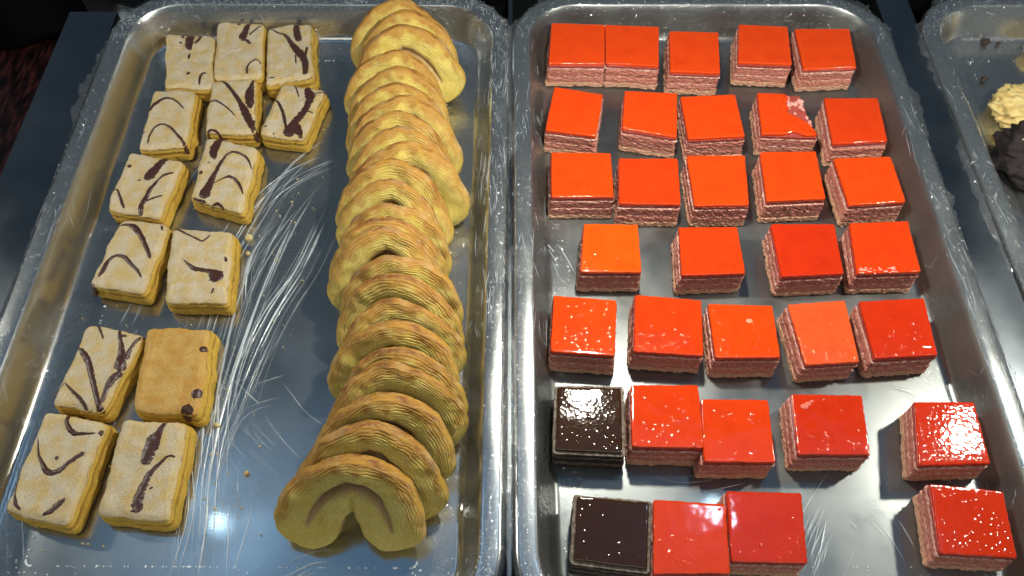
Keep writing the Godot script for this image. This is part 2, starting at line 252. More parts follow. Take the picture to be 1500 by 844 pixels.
func make_materials() -> void:
	na.frequency = 1.0
	na.fractal_octaves = 3
	nb.seed = 7
	nb.frequency = 1.0
	nb.fractal_octaves = 2
	nc.seed = 21
	nc.noise_type = FastNoiseLite.TYPE_CELLULAR
	nc.frequency = 1.0
	nc.fractal_type = FastNoiseLite.FRACTAL_NONE
	var soft := noise_tex(0.012, 512, 3, true, 24.0, 3)
	var fine := noise_tex(0.09, 512, 5, true, 5.0, 4)
	var crinkle := noise_tex(0.012, 1024, 9, true, 16.0, 2)
	(crinkle.noise as FastNoiseLite).fractal_type = FastNoiseLite.FRACTAL_RIDGED
	var dimple := noise_tex(0.02, 1024, 31, true, 8.0, 1)
	var cells := noise_tex(0.03, 1024, 51, true, 10.0, 1, FastNoiseLite.TYPE_CELLULAR)
	var cn := cells.noise as FastNoiseLite
	cn.fractal_type = FastNoiseLite.FRACTAL_NONE
	cn.cellular_distance_function = FastNoiseLite.DISTANCE_EUCLIDEAN_SQUARED
	cn.cellular_return_type = FastNoiseLite.RETURN_DISTANCE
	cn.cellular_jitter = 1.0
	var speck := noise_tex(0.045, 1024, 61, false, 1.0, 3)
	speck.color_ramp = ramp([0.0, 0.30, 0.42, 0.6, 1.0], [Color(0.52, 0.45, 0.34), Color(0.76, 0.71, 0.61), Color(0.95, 0.94, 0.91), Color(1, 1, 1), Color(1, 1, 1)])
	var smear := noise_tex(0.006, 512, 71, false, 1.0, 4)
	smear.color_ramp = ramp([0.0, 1.0], [Color(0.55, 0.55, 0.55), Color(1, 1, 1)])
	var m := mat("steel", lin(0.225, 0.238, 0.232), 0.48, 1.0)
	m.roughness_texture = smear
	m.uv1_triplanar = true
	m.uv1_world_triplanar = true
	m.uv1_scale = Vector3.ONE * 5.0
	m = mat("polished_steel", lin(0.50, 0.515, 0.505), 0.30, 1.0)
	m.roughness_texture = smear
	m.uv1_triplanar = true
	m.uv1_world_triplanar = true
	m.uv1_scale = Vector3.ONE * 4.0
	m = mat("counter_steel", lin(0.225, 0.25, 0.27), 0.36, 1.0)
	m.roughness_texture = smear
	m.uv1_triplanar = true
	m.uv1_world_triplanar = true
	m.uv1_scale = Vector3.ONE * 3.0
	m = mat("film_flat", Color(1, 1, 1, 0.02), 0.06, 0.0, 0.7)
	m.transparency = BaseMaterial3D.TRANSPARENCY_ALPHA
	m = mat("film_loose", Color(1, 1, 1, 0.03), 0.10, 0.0, 0.7)
	m.transparency = BaseMaterial3D.TRANSPARENCY_ALPHA
	grain(m, crinkle, 12.0, 0.8, true)
	m = mat("fold", Color(0.88, 0.92, 0.95, 0.75), 0.3)
	m.vertex_color_use_as_albedo = true
	m.transparency = BaseMaterial3D.TRANSPARENCY_ALPHA
	m.clearcoat_enabled = true
	m.clearcoat = 1.0
	m.clearcoat_roughness = 0.08
	m = mat("crease", Color(0.88, 0.92, 0.95, 0.36), 0.3)
	m.transparency = BaseMaterial3D.TRANSPARENCY_ALPHA
	m.clearcoat_enabled = true
	m.clearcoat = 1.0
	m.clearcoat_roughness = 0.06
	for row in [["orange", 0.66, 0.052, 0.003], ["bright", 0.74, 0.078, 0.003], ["red", 0.59, 0.040, 0.003], ["deep", 0.49, 0.025, 0.003], ["pale", 0.66, 0.080, 0.018], ["choc", 0.032, 0.011, 0.002]]:
		m = mat("jelly_" + row[0], lin(row[1], row[2], row[3]), 0.06, 0.0, 0.55)
		grain(m, dimple, 9.0, 0.014, true)
		m.vertex_color_use_as_albedo = true
		m = mat("bumpy_" + row[0], lin(row[1], row[2], row[3]), 0.05, 0.0, 0.6)
		grain(m, cells, 14.0, 0.07 if row[0] == "choc" else 0.11, true)
		m.vertex_color_use_as_albedo = true
		mat("drop_" + row[0], lin(row[1], row[2], row[3]), 0.05, 0.0, 0.75)
	m = mat("crumb_layer", Color.WHITE, 0.75)
	m.vertex_color_use_as_albedo = true
	grain(m, fine, 48.0, 0.9)
	m.albedo_texture = speck
	m = mat("pastry", Color.WHITE, 0.72)
	m.vertex_color_use_as_albedo = true
	grain(m, fine, 30.0, 1.5)
	m.albedo_texture = speck
	m = mat("palmier", Color.WHITE, 0.66)
	m.vertex_color_use_as_albedo = true
	grain(m, fine, 34.0, 1.4)
	m.albedo_texture = speck
	m = mat("chocolate", lin(0.060, 0.023, 0.017), 0.33)
	grain(m, fine, 40.0, 0.4)
	m = mat("cookie", Color.WHITE, 0.75)
	m.vertex_color_use_as_albedo = true
	grain(m, fine, 45.0, 0.8)
	m = mat("dark_floor", lin(0.30, 0.075, 0.055), 0.45)
	var wood := noise_tex(0.02, 512, 15, false, 1.0, 4)
	m.albedo_texture = wood
	m.uv1_triplanar = true
	m.uv1_world_triplanar = true
	m.uv1_scale = Vector3(6, 6, 1.5)
	mat("black_plastic", lin(0.004, 0.004, 0.006), 0.22)
	m = mat("lamp_shell", lin(0.05, 0.05, 0.05), 0.5)
	m = mat("lamp_glow", lin(0.9, 0.85, 0.75), 0.4)
	m.emission_enabled = true
	m.emission = lin(1.0, 0.93, 0.8)
	m.emission_energy_multiplier = 3.0
	m = mat("ceiling_glow", lin(0.8, 0.85, 0.9), 0.4)
	m.emission_enabled = true
	m.emission = lin(0.28, 0.66, 1.0)
	m.emission_energy_multiplier = 8.0


# ---------- lamps ----------
func lathe(prof: Array, n: int, m: Material) -> ArrayMesh:
	var g := Geo.new()
	var prev := -1
	for q: Vector2 in prof:
		var st := g.p.size()
		for k in n:
			var a := TAU * k / n
			g.v(Vector3(cos(a) * q.x, q.y, sin(a) * q.x))
		if prev >= 0:
			g.stitch(prev, st, n, true)
		prev = st
	return g.mesh(m)


func display_lamp(at: Vector3, energy: float, label: String) -> void:
	var o := thing("display_lamp", label, "lamp", at, 0.0, "spots under the display canopy")
	part("lamp_shell", lathe([Vector2(0.016, 0.004), Vector2(0.02, 0.004), Vector2(0.022, 0.02), Vector2(0.02, 0.055), Vector2(0.0, 0.058)], 24, mats.lamp_shell), o)
	part("lamp_bulb", lathe([Vector2(0.0, 0.003), Vector2(0.012, 0.0035), Vector2(0.015, 0.006), Vector2(0.015, 0.012), Vector2(0.0, 0.012)], 24, mats.lamp_glow), o)
	var l := SpotLight3D.new()
	l.name = "spot_light"
	l.light_color = lin(1.0, 0.97, 0.85)
	l.light_energy = energy
	l.light_size = 0.012
	l.spot_angle = 82.0
	l.spot_range = 4.0
	l.spot_attenuation = 2.0
	l.spot_angle_attenuation = 0.3
	l.shadow_enabled = true
	l.rotation_degrees = Vector3(-90, 0, 0)
	l.position = Vector3(0, -0.014, 0)
	o.add_child(l, true)


func ceiling_light(at: Vector3, label: String) -> void:
	var o := thing("ceiling_downlight", label, "lamp", at, 0.0, "round lights in the room's ceiling")
	part("trim_ring", lathe([Vector2(0.05, 0.0), Vector2(0.062, -0.004), Vector2(0.066, 0.004), Vector2(0.06, 0.03)], 32, mats.lamp_shell), o)
	part("lamp_disc", lathe([Vector2(0.0, 0.002), Vector2(0.042, 0.002), Vector2(0.042, 0.012), Vector2(0.0, 0.012)], 32, mats.ceiling_glow), o)
	var l := OmniLight3D.new()
	l.name = "disc_light"
	l.light_color = lin(0.7, 0.88, 1.0)
	l.light_energy = 0.03
	l.light_size = 0.03
	l.omni_range = 8.0
	l.omni_attenuation = 2.0
	l.shadow_enabled = true
	l.position = Vector3(0, -0.05, 0)
	o.add_child(l, true)


func ceiling_panel(at: Vector3, size: Vector2, tint: Color, glow: float, label: String) -> void:
	var o := thing("ceiling_panel", label, "lamp", at, 0.0, "light panels in the ceiling")
	var g := BoxMesh.new()
	g.size = Vector3(size.x, 0.03, size.y)
	var m := mat("panel_glow_" + label, tint, 0.5)
	m.emission_enabled = true
	m.emission = tint
	m.emission_energy_multiplier = glow * 0.4
	g.material = m
	part("diffuser", g, o).position.y = 0.02
	var l := AreaLight3D.new()
	l.name = "panel_light"
	l.area_size = size
	l.light_color = tint
	l.light_energy = glow * size.x * size.y / PI * 0.6
	l.area_range = 8.0
	l.shadow_enabled = true
	l.rotation_degrees = Vector3(-90, 0, 0)
	l.position.y = -0.01
	o.add_child(l, true)


# ---------- setting ----------
func slab(x0: float, x1: float, y0: float, y1: float, z0: float, z1: float, b: float, m: Material) -> ArrayMesh:
	# a box with softened upper edges
	var g := Geo.new()
	var prev := -1
	for q in [[0.0, y0], [0.0, y1 - b], [b * 0.3, y1 - b * 0.3], [b, y1]]:
		var d: float = q[0]
		var st := g.p.size()
		for s in [Vector2(x0 + d, z0 + d), Vector2(x1 - d, z0 + d), Vector2(x1 - d, z1 - d), Vector2(x0 + d, z1 - d)]:
			g.v(Vector3(s.x, q[1], s.y))
		if prev >= 0:
			g.stitch(prev, st, 4, true)
		prev = st
	# flat top with its own corners, so that it stays flat
	var k := g.p.size()
	for j in 4:
		g.v(g.p[prev + j])
	g.quad(k, k + 1, k + 2, k + 3)
	return g.mesh(m)


func counter() -> void:
	var o := Node3D.new()
	o.name = "counter"
	o.set_meta("kind", "structure")
	add_child(o, true)
	part("side_ledge", slab(-0.3905, -0.3485, -0.09, 0.0285, -0.615, 0.25, 0.0012, mats.counter_steel), o)
	part("back_ledge", slab(-0.3900, 1.0, -0.09, 0.0270, -1.1, -0.6405, 0.0012, mats.counter_steel), o)
	part("divider_bar", slab(-0.0035, 0.0005, -0.09, 0.0262, -0.64, 0.25, 0.001, mats.counter_steel), o)
	part("divider_bar", slab(0.3262, 0.3550, -0.09, 0.0265, -0.64, 0.25, 0.001, mats.counter_steel), o)
	part("front_ledge", slab(-0.348, 1.0, -0.09, 0.0260, -0.086, 0.25, 0.001, mats.counter_steel), o)
	part("well_floor", slab(-0.389, 1.0, -0.10, -0.02, -1.09, 0.24, 0.001, mats.counter_steel), o)
	var f := PlaneMesh.new()
	f.size = Vector2(8, 8)
	f.material = mats.dark_floor
	var fl := part("floor", f, self)
	fl.position = Vector3(0, -0.80, -1.0)
	fl.set_meta("kind", "structure")
	var t := thing("waste_bin", "glossy black bin standing on the dark floor past the counter edge", "bin", Vector3(-1.12, -0.80, -1.66), 0.5)
	var g := Geo.new()
	var prev := -1
	for q in [Vector3(0.02, 0.001, 0.6), Vector3(0.13, 0.0, 0.5), Vector3(0.145, 0.008, 0.5), Vector3(0.15, 0.03, 0.5), Vector3(0.18, 0.45, 0.5), Vector3(0.186, 0.455, 0.5), Vector3(0.186, 0.48, 0.5), Vector3(0.175, 0.48, 0.5), Vector3(0.17, 0.44, 0.5), Vector3(0.14, 0.04, 0.5), Vector3(0.0, 0.035, 0.5)]:
		var st := g.p.size()
		for k in 64:
			var a := TAU * k / 64
			var s := pow(pow(absf(cos(a)), 3.4) + pow(absf(sin(a)), 3.4), -1.0 / 3.4)
			g.v(Vector3(cos(a) * s * q.x, q.y, sin(a) * s * q.x))
		if prev >= 0:
			g.stitch(prev, st, 64, true)
		prev = st
	part("bin_body", g.mesh(mats.black_plastic), t)


# ---------- pans ----------
func ring_point(x0: float, x1: float, z0: float, z1: float, r: float, off: float, k: int, per: int) -> Vector2:
	# one of 4 * per points round a rounded rectangle, moved out by off; the first half of each quarter is the corner
	var side := k / per
	var f := float(k % per) / per
	var rr := maxf(r + off, 0.004)
	var cx: Array = [x1 - r, x0 + r, x0 + r, x1 - r]
	var cz: Array = [z1 - r, z1 - r, z0 + r, z0 + r]
	var a := PI / 2 * side
	var corner := 0.34
	if f < corner:
		var t := a + PI / 2 * f / corner
		return Vector2(cx[side] + cos(t) * rr, cz[side] + sin(t) * rr)
	var n: int = (side + 1) % 4
	var e := a + PI / 2
	var p0 := Vector2(cx[side] + cos(e) * rr, cz[side] + sin(e) * rr)
	var p1 := Vector2(cx[n] + cos(e) * rr, cz[n] + sin(e) * rr)
	return p0.lerp(p1, (f - corner) / (1.0 - corner))


const PAN := [Vector2(-0.0165, 0.0), Vector2(-0.0140, 0.0005), Vector2(-0.0118, 0.0018), Vector2(-0.0102, 0.0040), Vector2(-0.0092, 0.0068), Vector2(-0.0060, 0.0160), Vector2(-0.0030, 0.0245), Vector2(-0.0014, 0.0283), Vector2(0.0, 0.0299), Vector2(0.0020, 0.0306), Vector2(0.0060, 0.0306), Vector2(0.0105, 0.0304), Vector2(0.0124, 0.0297), Vector2(0.0130, 0.0282), Vector2(0.0130, 0.0262)]


func pan(label: String, x0: float, x1: float, z0: float, z1: float, turn: float, metal: Material) -> void:
	var mid := Vector2((x0 + x1) / 2, (z0 + z1) / 2)
	var o := thing("steel_pan", label, "food pan", Vector3(mid.x, 0, mid.y), deg_to_rad(turn), "steel food pans in the counter")
	var g := Geo.new()
	var rim := Geo.new()
	var per := 40
	var prev := -1
	for j in PAN.size():
		var q: Vector2 = PAN[j]
		if j <= 8:
			var st := g.p.size()
			for k in per * 4:
				var p := ring_point(x0, x1, z0, z1, 0.043, q.x, k, per) - mid
				g.v(Vector3(p.x, q.y, p.y), Color.WHITE, p * 5.0)
			if prev >= 0:
				g.stitch(prev, st, per * 4, true, true)
			prev = st
	# the floor of the pan
	var n := per * 4
	var c := g.v(Vector3(0, 0, 0))
	for k in n:
		g.tri(c, k, (k + 1) % n)
	part("pan_body", g.mesh(metal), o)
	prev = -1
	for j in range(8, PAN.size()):
		var q: Vector2 = PAN[j]
		var st := rim.p.size()
		for k in n:
			var p := ring_point(x0, x1, z0, z1, 0.043, q.x, k, per) - mid
			rim.v(Vector3(p.x, q.y, p.y), Color.WHITE, p * 5.0)
		if prev >= 0:
			rim.stitch(prev, st, n, true, true)
		prev = st
	part("rim", rim.mesh(mats.polished_steel), o)


func film(label: String, x0: float, x1: float, z0: float, z1: float, turn: float, sd: int, specks: int) -> void:
	var mid := Vector2((x0 + x1) / 2, (z0 + z1) / 2)
	var o := thing("cling_film", label, "cling film", Vector3(mid.x, 0, mid.y), deg_to_rad(turn), "cling film lining the pans")
	var per := 330
	var n := per * 4
	var g := Geo.new()
	var prev := -1
	# profile along the pan's own, a little above it, with slack where it bridges the bend at the floor and bunches on the rim
	var prof: Array = [Vector3(-0.030, 0.0006, 0.0), Vector3(-0.0180, 0.0008, 0.0002), Vector3(-0.0150, 0.0016, 0.0006), Vector3(-0.0118, 0.0042, 0.0008), Vector3(-0.0092, 0.0095, 0.0007), Vector3(-0.0060, 0.0180, 0.0006), Vector3(-0.0028, 0.0265, 0.0005), Vector3(-0.0008, 0.0303, 0.0004), Vector3(0.0015, 0.0314, 0.0004), Vector3(0.0040, 0.0316, 0.0005), Vector3(0.0070, 0.0316, 0.0006), Vector3(0.0100, 0.0315, 0.0006), Vector3(0.0128, 0.0308, 0.0006), Vector3(0.0142, 0.0292, 0.0008), Vector3(0.0150, 0.0270, 0.0008)]
	for q: Vector3 in prof:
		var st := g.p.size()
		for k in n:
			var p := ring_point(x0, x1, z0, z1, 0.043, q.x, k, per)
			var e := ring_point(x0, x1, z0, z1, 0.043, q.x + 0.01, k, per) - p
			var w := na.get_noise_3d(k * 0.11, q.x * 300.0 + sd, 0.0) + (0.7 if q.x > -0.002 else 0.15) * nb.get_noise_3d(k * 0.37, q.x * 500.0, sd)
			var w2 := nb.get_noise_3d(k * 0.23, q.y * 260.0, sd + 9.0)
			var fray := 0.007 * clampf((q.x - 0.0105) / 0.004, 0, 1) * clampf(2.2 * nb.get_noise_2d(k * 0.018, sd * 3.0) + 0.5 * nb.get_noise_2d(k * 0.15, sd), 0, 1)
			p += e.normalized() * (q.z * w2 * 0.9 + fray) - mid
			g.v(Vector3(p.x, maxf(q.y + q.z * w * (1.3 if q.x < 0.003 else 1.9) + fray * (0.15 + 0.3 * w), 0.0004), p.y))
		if prev >= 0:
			g.stitch(prev, st, n, true, true)
		prev = st
	part("loose_film", g.mesh(mats.film_loose), o)
	var flat := Geo.new()
	for k in n:
		flat.v(g.p[k])
	var c := flat.v(Vector3(0, 0.0006, 0))
	for k in n:
		flat.tri(c, k, (k + 1) % n)
	part("film_sheet", flat.mesh(mats.film_flat), o)
	# pinched specks where the film stands off the steel
	var rng := RandomNumberGenerator.new()
	rng.seed = sd
	var dots := Geo.new()
	for k in specks:
		var f := ring_point(x0, x1, z0, z1, 0.043, -0.019 - 0.06 * rng.randf() if rng.randf() < 0.35 else -rng.randf_range(0.03, 0.14), rng.randi() % n, per) - mid
		var r := rng.randf_range(0.25, 0.55) + 0.5 * pow(rng.randf(), 5.0)
		droplet(dots, Vector3(f.x, 0.0006, f.y), r * MM, r * 0.5 * MM, rng)
	var fold := Geo.new()
	for k in specks * 4:
		var a := rng.randi() % n
		var here := ring_point(x0, x1, z0, z1, 0.043, 0.0, a, per)
		if na.get_noise_2d(a * 0.02, sd) + 0.25 * rng.randf_range(-1, 1) + (-0.18 if here.y > -0.32 else 0.05) < 0.0:
			continue
		var depth := rng.randf_range(-0.001, 0.0135) if rng.randf() < 0.72 else rng.randf_range(-0.013, 0.0)
		var span := rng.randi_range(1, 5) + int(14.0 * pow(rng.randf(), 4.0))
		var across := rng.randf_range(-0.004, 0.004)
		var w := rng.randf_range(0.00008, 0.00026)
		var st := fold.p.size()
		var steps := 9
		for j in steps + 1:
			var t := float(j) / steps
			var off := clampf(depth + across * t + 0.0006 * na.get_noise_2d(k * 3.0, t * 2.0), -0.014, 0.0140)
			var y := 0.0
			for h in prof.size() - 1:
				var h0: Vector3 = prof[h]
				var h1: Vector3 = prof[h + 1]
				if off >= h0.x and off <= h1.x:
					y = lerpf(h0.y, h1.y, (off - h0.x) / (h1.x - h0.x)) + 0.0004
			var q := ring_point(x0, x1, z0, z1, 0.043, off, (a + int(span * t)) % n, per).lerp(ring_point(x0, x1, z0, z1, 0.043, off, (a + int(span * t) + 1) % n, per), span * t - int(span * t)) - mid
			var dir := Vector2(q.y, -q.x).normalized()
			var e := ring_point(x0, x1, z0, z1, 0.043, off + 0.01, (a + int(span * t)) % n, per) - mid - q
			e = e.normalized()
			var ww := w * sin(PI * (t * 0.9 + 0.05))
			fold.v(Vector3(q.x - e.x * ww, y, q.y - e.y * ww))
			fold.v(Vector3(q.x, y + ww * 0.9, q.y))
			fold.v(Vector3(q.x + e.x * ww, y, q.y + e.y * ww))
		for j in steps:
			fold.stitch(st + j * 3, st + j * 3 + 3, 3, false)
		for twin in 2:
			var off := rng.randf_range(-0.0005, 0.0135)
			var q := ring_point(x0, x1, z0, z1, 0.043, off, rng.randi() % n, per) - mid
			droplet(dots, Vector3(q.x, 0.0314, q.y), 0.00014 + 0.0004 * pow(rng.randf(), 3.0), 0.00022, rng)
	part("rim_crease", fold.mesh(mats.crease), o).set_meta("kind", "stuff")
	part("film_speck", dots.mesh(mats.fold), o).set_meta("kind", "stuff")


func bundle(g: Geo, path: Array, count: int, spread: float, rng: RandomNumberGenerator) -> void:
	# folds in the film: low thin ridges that run side by side along a path (millimetres)
	for s in count:
		var off := rng.randfn(0.0, spread)
		var a := rng.randf_range(0.0, 0.6)
		var b := a + rng.randf_range(0.15, 0.8)
		b = minf(b, 1.0)
		var w := rng.randf_range(0.08, 0.22) + 0.30 * pow(rng.randf(), 3.0) + 0.9 * pow(rng.randf(), 9.0)
		var seen := Color(1, 1, 1, 0.14 + 0.86 * pow(rng.randf(), 1.5))
		var c := Curve2D.new()
		for k in path.size():
			var q: Vector2 = path[k]
			var tan := ((path[mini(k + 1, path.size() - 1)] as Vector2) - (path[maxi(k - 1, 0)] as Vector2)) / 6.0
			var nn := Vector2(-tan.y, tan.x).normalized() * (off * (1.0 + 0.25 * sin(k * 1.1 + s)) + rng.randfn(0, 0.35))
			c.add_point(q + nn, -tan, tan)
		var total := c.get_baked_length()
		var steps := 26
		var st := g.p.size()
		for k in steps + 1:
			var t := lerpf(a, b, float(k) / steps)
			var q := c.sample_baked(t * total)
			var q2 := c.sample_baked(minf(t * total + 1.0, total))
			var d := (q2 - q).normalized() if q2 != q else Vector2.DOWN
			var side := Vector2(-d.y, d.x)
			var taper := sin(PI * (k + 0.3) / (steps + 0.6))
			var ww := w * taper * (1.0 + 0.5 * nb.get_noise_2d(t * 40.0, s * 9.0))
			for x in [[-1.0, 0.0], [-0.45, 0.8], [0.3, 0.9], [1.0, 0.0]]:
				var h: float = x[1]
				g.v(Vector3((q.x + side.x * x[0] * ww) * MM, 0.0009 + h * ww * 0.8 * MM, (q.y + side.y * x[0] * ww) * MM), seen)
		for k in steps:
			g.stitch(st + k * 4, st + k * 4 + 4, 4, false, true)


func creases() -> void:
	var rng := RandomNumberGenerator.new()
	rng.seed = 41
	var fold := Geo.new()
	bundle(fold, [Vector2(-238.0, -488.8), Vector2(-248.4, -455.5), Vector2(-257.6, -420.3)], 9, 5.0, rng)
	bundle(fold, [Vector2(-262.4, -314.2), Vector2(-270.4, -267.7), Vector2(-275.5, -224.9), Vector2(-276.7, -196.6)], 12, 8.0, rng)
	bundle(fold, [Vector2(-191.3, -314.2), Vector2(-197.0, -265.1), Vector2(-191.5, -215.3), Vector2(-183.1, -161.3)], 16, 12.0, rng)
	bundle(fold, [Vector2(-364.3, -400.2), Vector2(-355.4, -337.5), Vector2(-349.5, -265.1)], 8, 6.0, rng)
	bundle(fold, [Vector2(-177.1, -420.3), Vector2(-200.4, -368.0), Vector2(-198.6, -314.2)], 12, 10.0, rng)
	bundle(fold, [Vector2(-142.5, -486.6), Vector2(-171.1, -455.5), Vector2(-191.1, -406.8), Vector2(-206.3, -343.4), Vector2(-211.1, -265.1), Vector2(-206.5, -196.6)], 30, 10.0, rng)
	bundle(fold, [Vector2(-140.0, -473.8), Vector2(-175.8, -449.7), Vector2(-198.6, -420.3), Vector2(-214.4, -374.3)], 14, 9.0, rng)
	bundle(fold, [Vector2(-149.0, -455.5), Vector2(-168.9, -400.2), Vector2(-181.2, -343.4), Vector2(-192.3, -265.1), Vector2(-194.2, -201.2), Vector2(-185.5, -134.8)], 28, 11.0, rng)
	bundle(fold, [Vector2(-138.5, -420.3), Vector2(-153.4, -361.7), Vector2(-171.7, -314.2), Vector2(-185.8, -254.7), Vector2(-193.3, -196.6)], 20, 9.0, rng)
	bundle(fold, [Vector2(-197.0, -265.1), Vector2(-176.1, -224.9), Vector2(-145.0, -196.6)], 8, 12.0, rng)
	bundle(fold, [Vector2(-203.2, -224.9), Vector2(-192.0, -178.7), Vector2(-189.7, -134.8)], 22, 13.0, rng)
	bundle(fold, [Vector2(-263.5, -308.5), Vector2(-272.1, -265.1), Vector2(-284.5, -224.9)], 14, 7.0, rng)
	bundle(fold, [Vector2(-260.7, -361.7), Vector2(-268.9, -331.5), Vector2(-273.3, -308.5)], 14, 4.0, rng)
	bundle(fold, [Vector2(-335.9, -244.6), Vector2(-325.1, -196.6), Vector2(-307.6, -134.8)], 12, 6.0, rng)
	bundle(fold, [Vector2(-267.4, -441.2), Vector2(-255.4, -462.7), Vector2(-238.7, -492.7)], 10, 4.0, rng)
	bundle(fold, [Vector2(-95.4, -140.5), Vector2(-116.9, -146.6), Vector2(-144.3, -134.8)], 10, 7.0, rng)
	bundle(fold, [Vector2(-347.2, -343.4), Vector2(-339.6, -286.3), Vector2(-335.9, -244.6)], 8, 5.0, rng)
	bundle(fold, [Vector2(-150.1, -265.1), Vector2(-188.7, -244.6), Vector2(-197.7, -196.6)], 12, 10.0, rng)
	bundle(fold, [Vector2(-210.5, -286.3), Vector2(-161.1, -244.6), Vector2(-140.0, -224.9)], 5, 12.0, rng)
	var fold_b := Geo.new()
	bundle(fold_b, [Vector2(214.0, -201.2), Vector2(190.3, -169.9), Vector2(169.0, -134.8)], 14, 7.0, rng)
	bundle(fold_b, [Vector2(201.1, -180.9), Vector2(192.0, -157.1), Vector2(183.5, -134.8)], 10, 5.0, rng)
	bundle(fold_b, [Vector2(21.0, -393.6), Vector2(33.5, -371.1), Vector2(43.0, -349.5)], 7, 4.0, rng)
	bundle(fold_b, [Vector2(88.3, -201.2), Vector2(109.6, -194.4), Vector2(154.4, -201.2)], 5, 4.0, rng)
	bundle(fold_b, [Vector2(248.6, -265.1), Vector2(270.7, -259.9), Vector2(285.3, -244.6)], 5, 6.0, rng)
	bundle(fold_b, [Vector2(213.6, -178.7), Vector2(228.9, -161.3), Vector2(239.1, -134.8)], 8, 9.0, rng)
	var second := get_node("cling_film_001") as Node3D
	var mb := part("film_crease", fold_b.mesh(mats.fold), second)
	mb.set_meta("kind", "stuff")
	mb.transform = second.transform.affine_inverse()
	var o := get_node("cling_film") as Node3D
	var mi := part("film_crease", fold.mesh(mats.fold), o)
	mi.set_meta("kind", "stuff")
	mi.transform = o.transform.affine_inverse()


# ---------- layer cakes ----------
func outline(q: Array, per: int, corner: float) -> PackedVector2Array:
	# points round a four-sided outline with slightly rounded corners (millimetres)
	var out := PackedVector2Array()
	for s in 4:
		var a: Vector2 = q[s]
		var b: Vector2 = q[(s + 1) % 4]
		var z: Vector2 = q[(s + 3) % 4]
		var d := (b - a).normalized()
		var e := (a - z).normalized()
		var p0 := a - e * corner
		var p1 := a + d * corner
		for k in 4:
			var t := k / 4.0
			out.append(p0.lerp(a, t).lerp(a.lerp(p1, t), t))
		var p2 := b - d * corner
		for k in per:
			out.append(p1.lerp(p2, float(k) / per))
	return out


func out_normals(o: PackedVector2Array) -> PackedVector2Array:
	var n := PackedVector2Array()
	var k := o.size()
	for j in k:
		var d := o[(j + 1) % k] - o[(j + k - 1) % k]
		n.append(Vector2(d.y, -d.x).normalized())
	return n


func layer(o: PackedVector2Array, nn: PackedVector2Array, y0: float, y1: float, grow: float, rough: float, col: Color, col2: Color, sd: float, sag: float, base_sd: float) -> Geo:
	# one layer of a cake: an uneven band with a closed top and bottom (millimetres)
	var g := Geo.new()
	var n := o.size()
	var prev := -1
	var rows := 4 if y1 - y0 < 3.0 else 9
	for j in rows + 1:
		var f := float(j) / rows
		var st := g.p.size()
		for k in n:
			var q := o[k]
			var w := na.get_noise_3d(q.x * 0.35 + sd, lerpf(y0, y1, f) * 0.5, q.y * 0.35) * 0.8 + nb.get_noise_3d(q.x * 0.9, lerpf(y0, y1, f) * 1.1 + sd, q.y * 0.9) * 0.8
			var bulge := sin(PI * f) * 0.15 - (0.12 if j == 0 or j == rows else 0.0) + 0.5 * na.get_noise_3d(q.x * 0.12 + base_sd, lerpf(y0, y1, f) * 0.55, q.y * 0.12)
			var p := q + nn[k] * (grow + rough * w + bulge)
			var dip := lerpf(1.0, 0.12, clampf((lerpf(y0, y1, f) - 14.0) / 9.0, 0, 1)) * (sag * na.get_noise_2d(q.x * 0.09 + base_sd * 3.0 + y0 * 0.05, q.y * 0.09) + 0.35 * nb.get_noise_3d(q.x * 0.25 + sd, q.y * 0.25, f) * (1.0 if j > 0 else 0.0))
			var y := lerpf(y0, y1, f) + dip
			var t := clampf(0.5 + 1.3 * nb.get_noise_3d(q.x * 0.45 + 50.0, y * 1.2, q.y * 0.45 + sd), 0, 1)
			g.v(Vector3(p.x, maxf(y, 0.05), p.y) * MM, col.lerp(col2, t))
		if prev >= 0:
			g.stitch(prev, st, n, true)
		prev = st
	var c := g.v(Vector3(0, (y1 - 0.3) * MM, 0), col)
	for k in n:
		g.tri(prev + k, prev + (k + 1) % n, c)
	return g


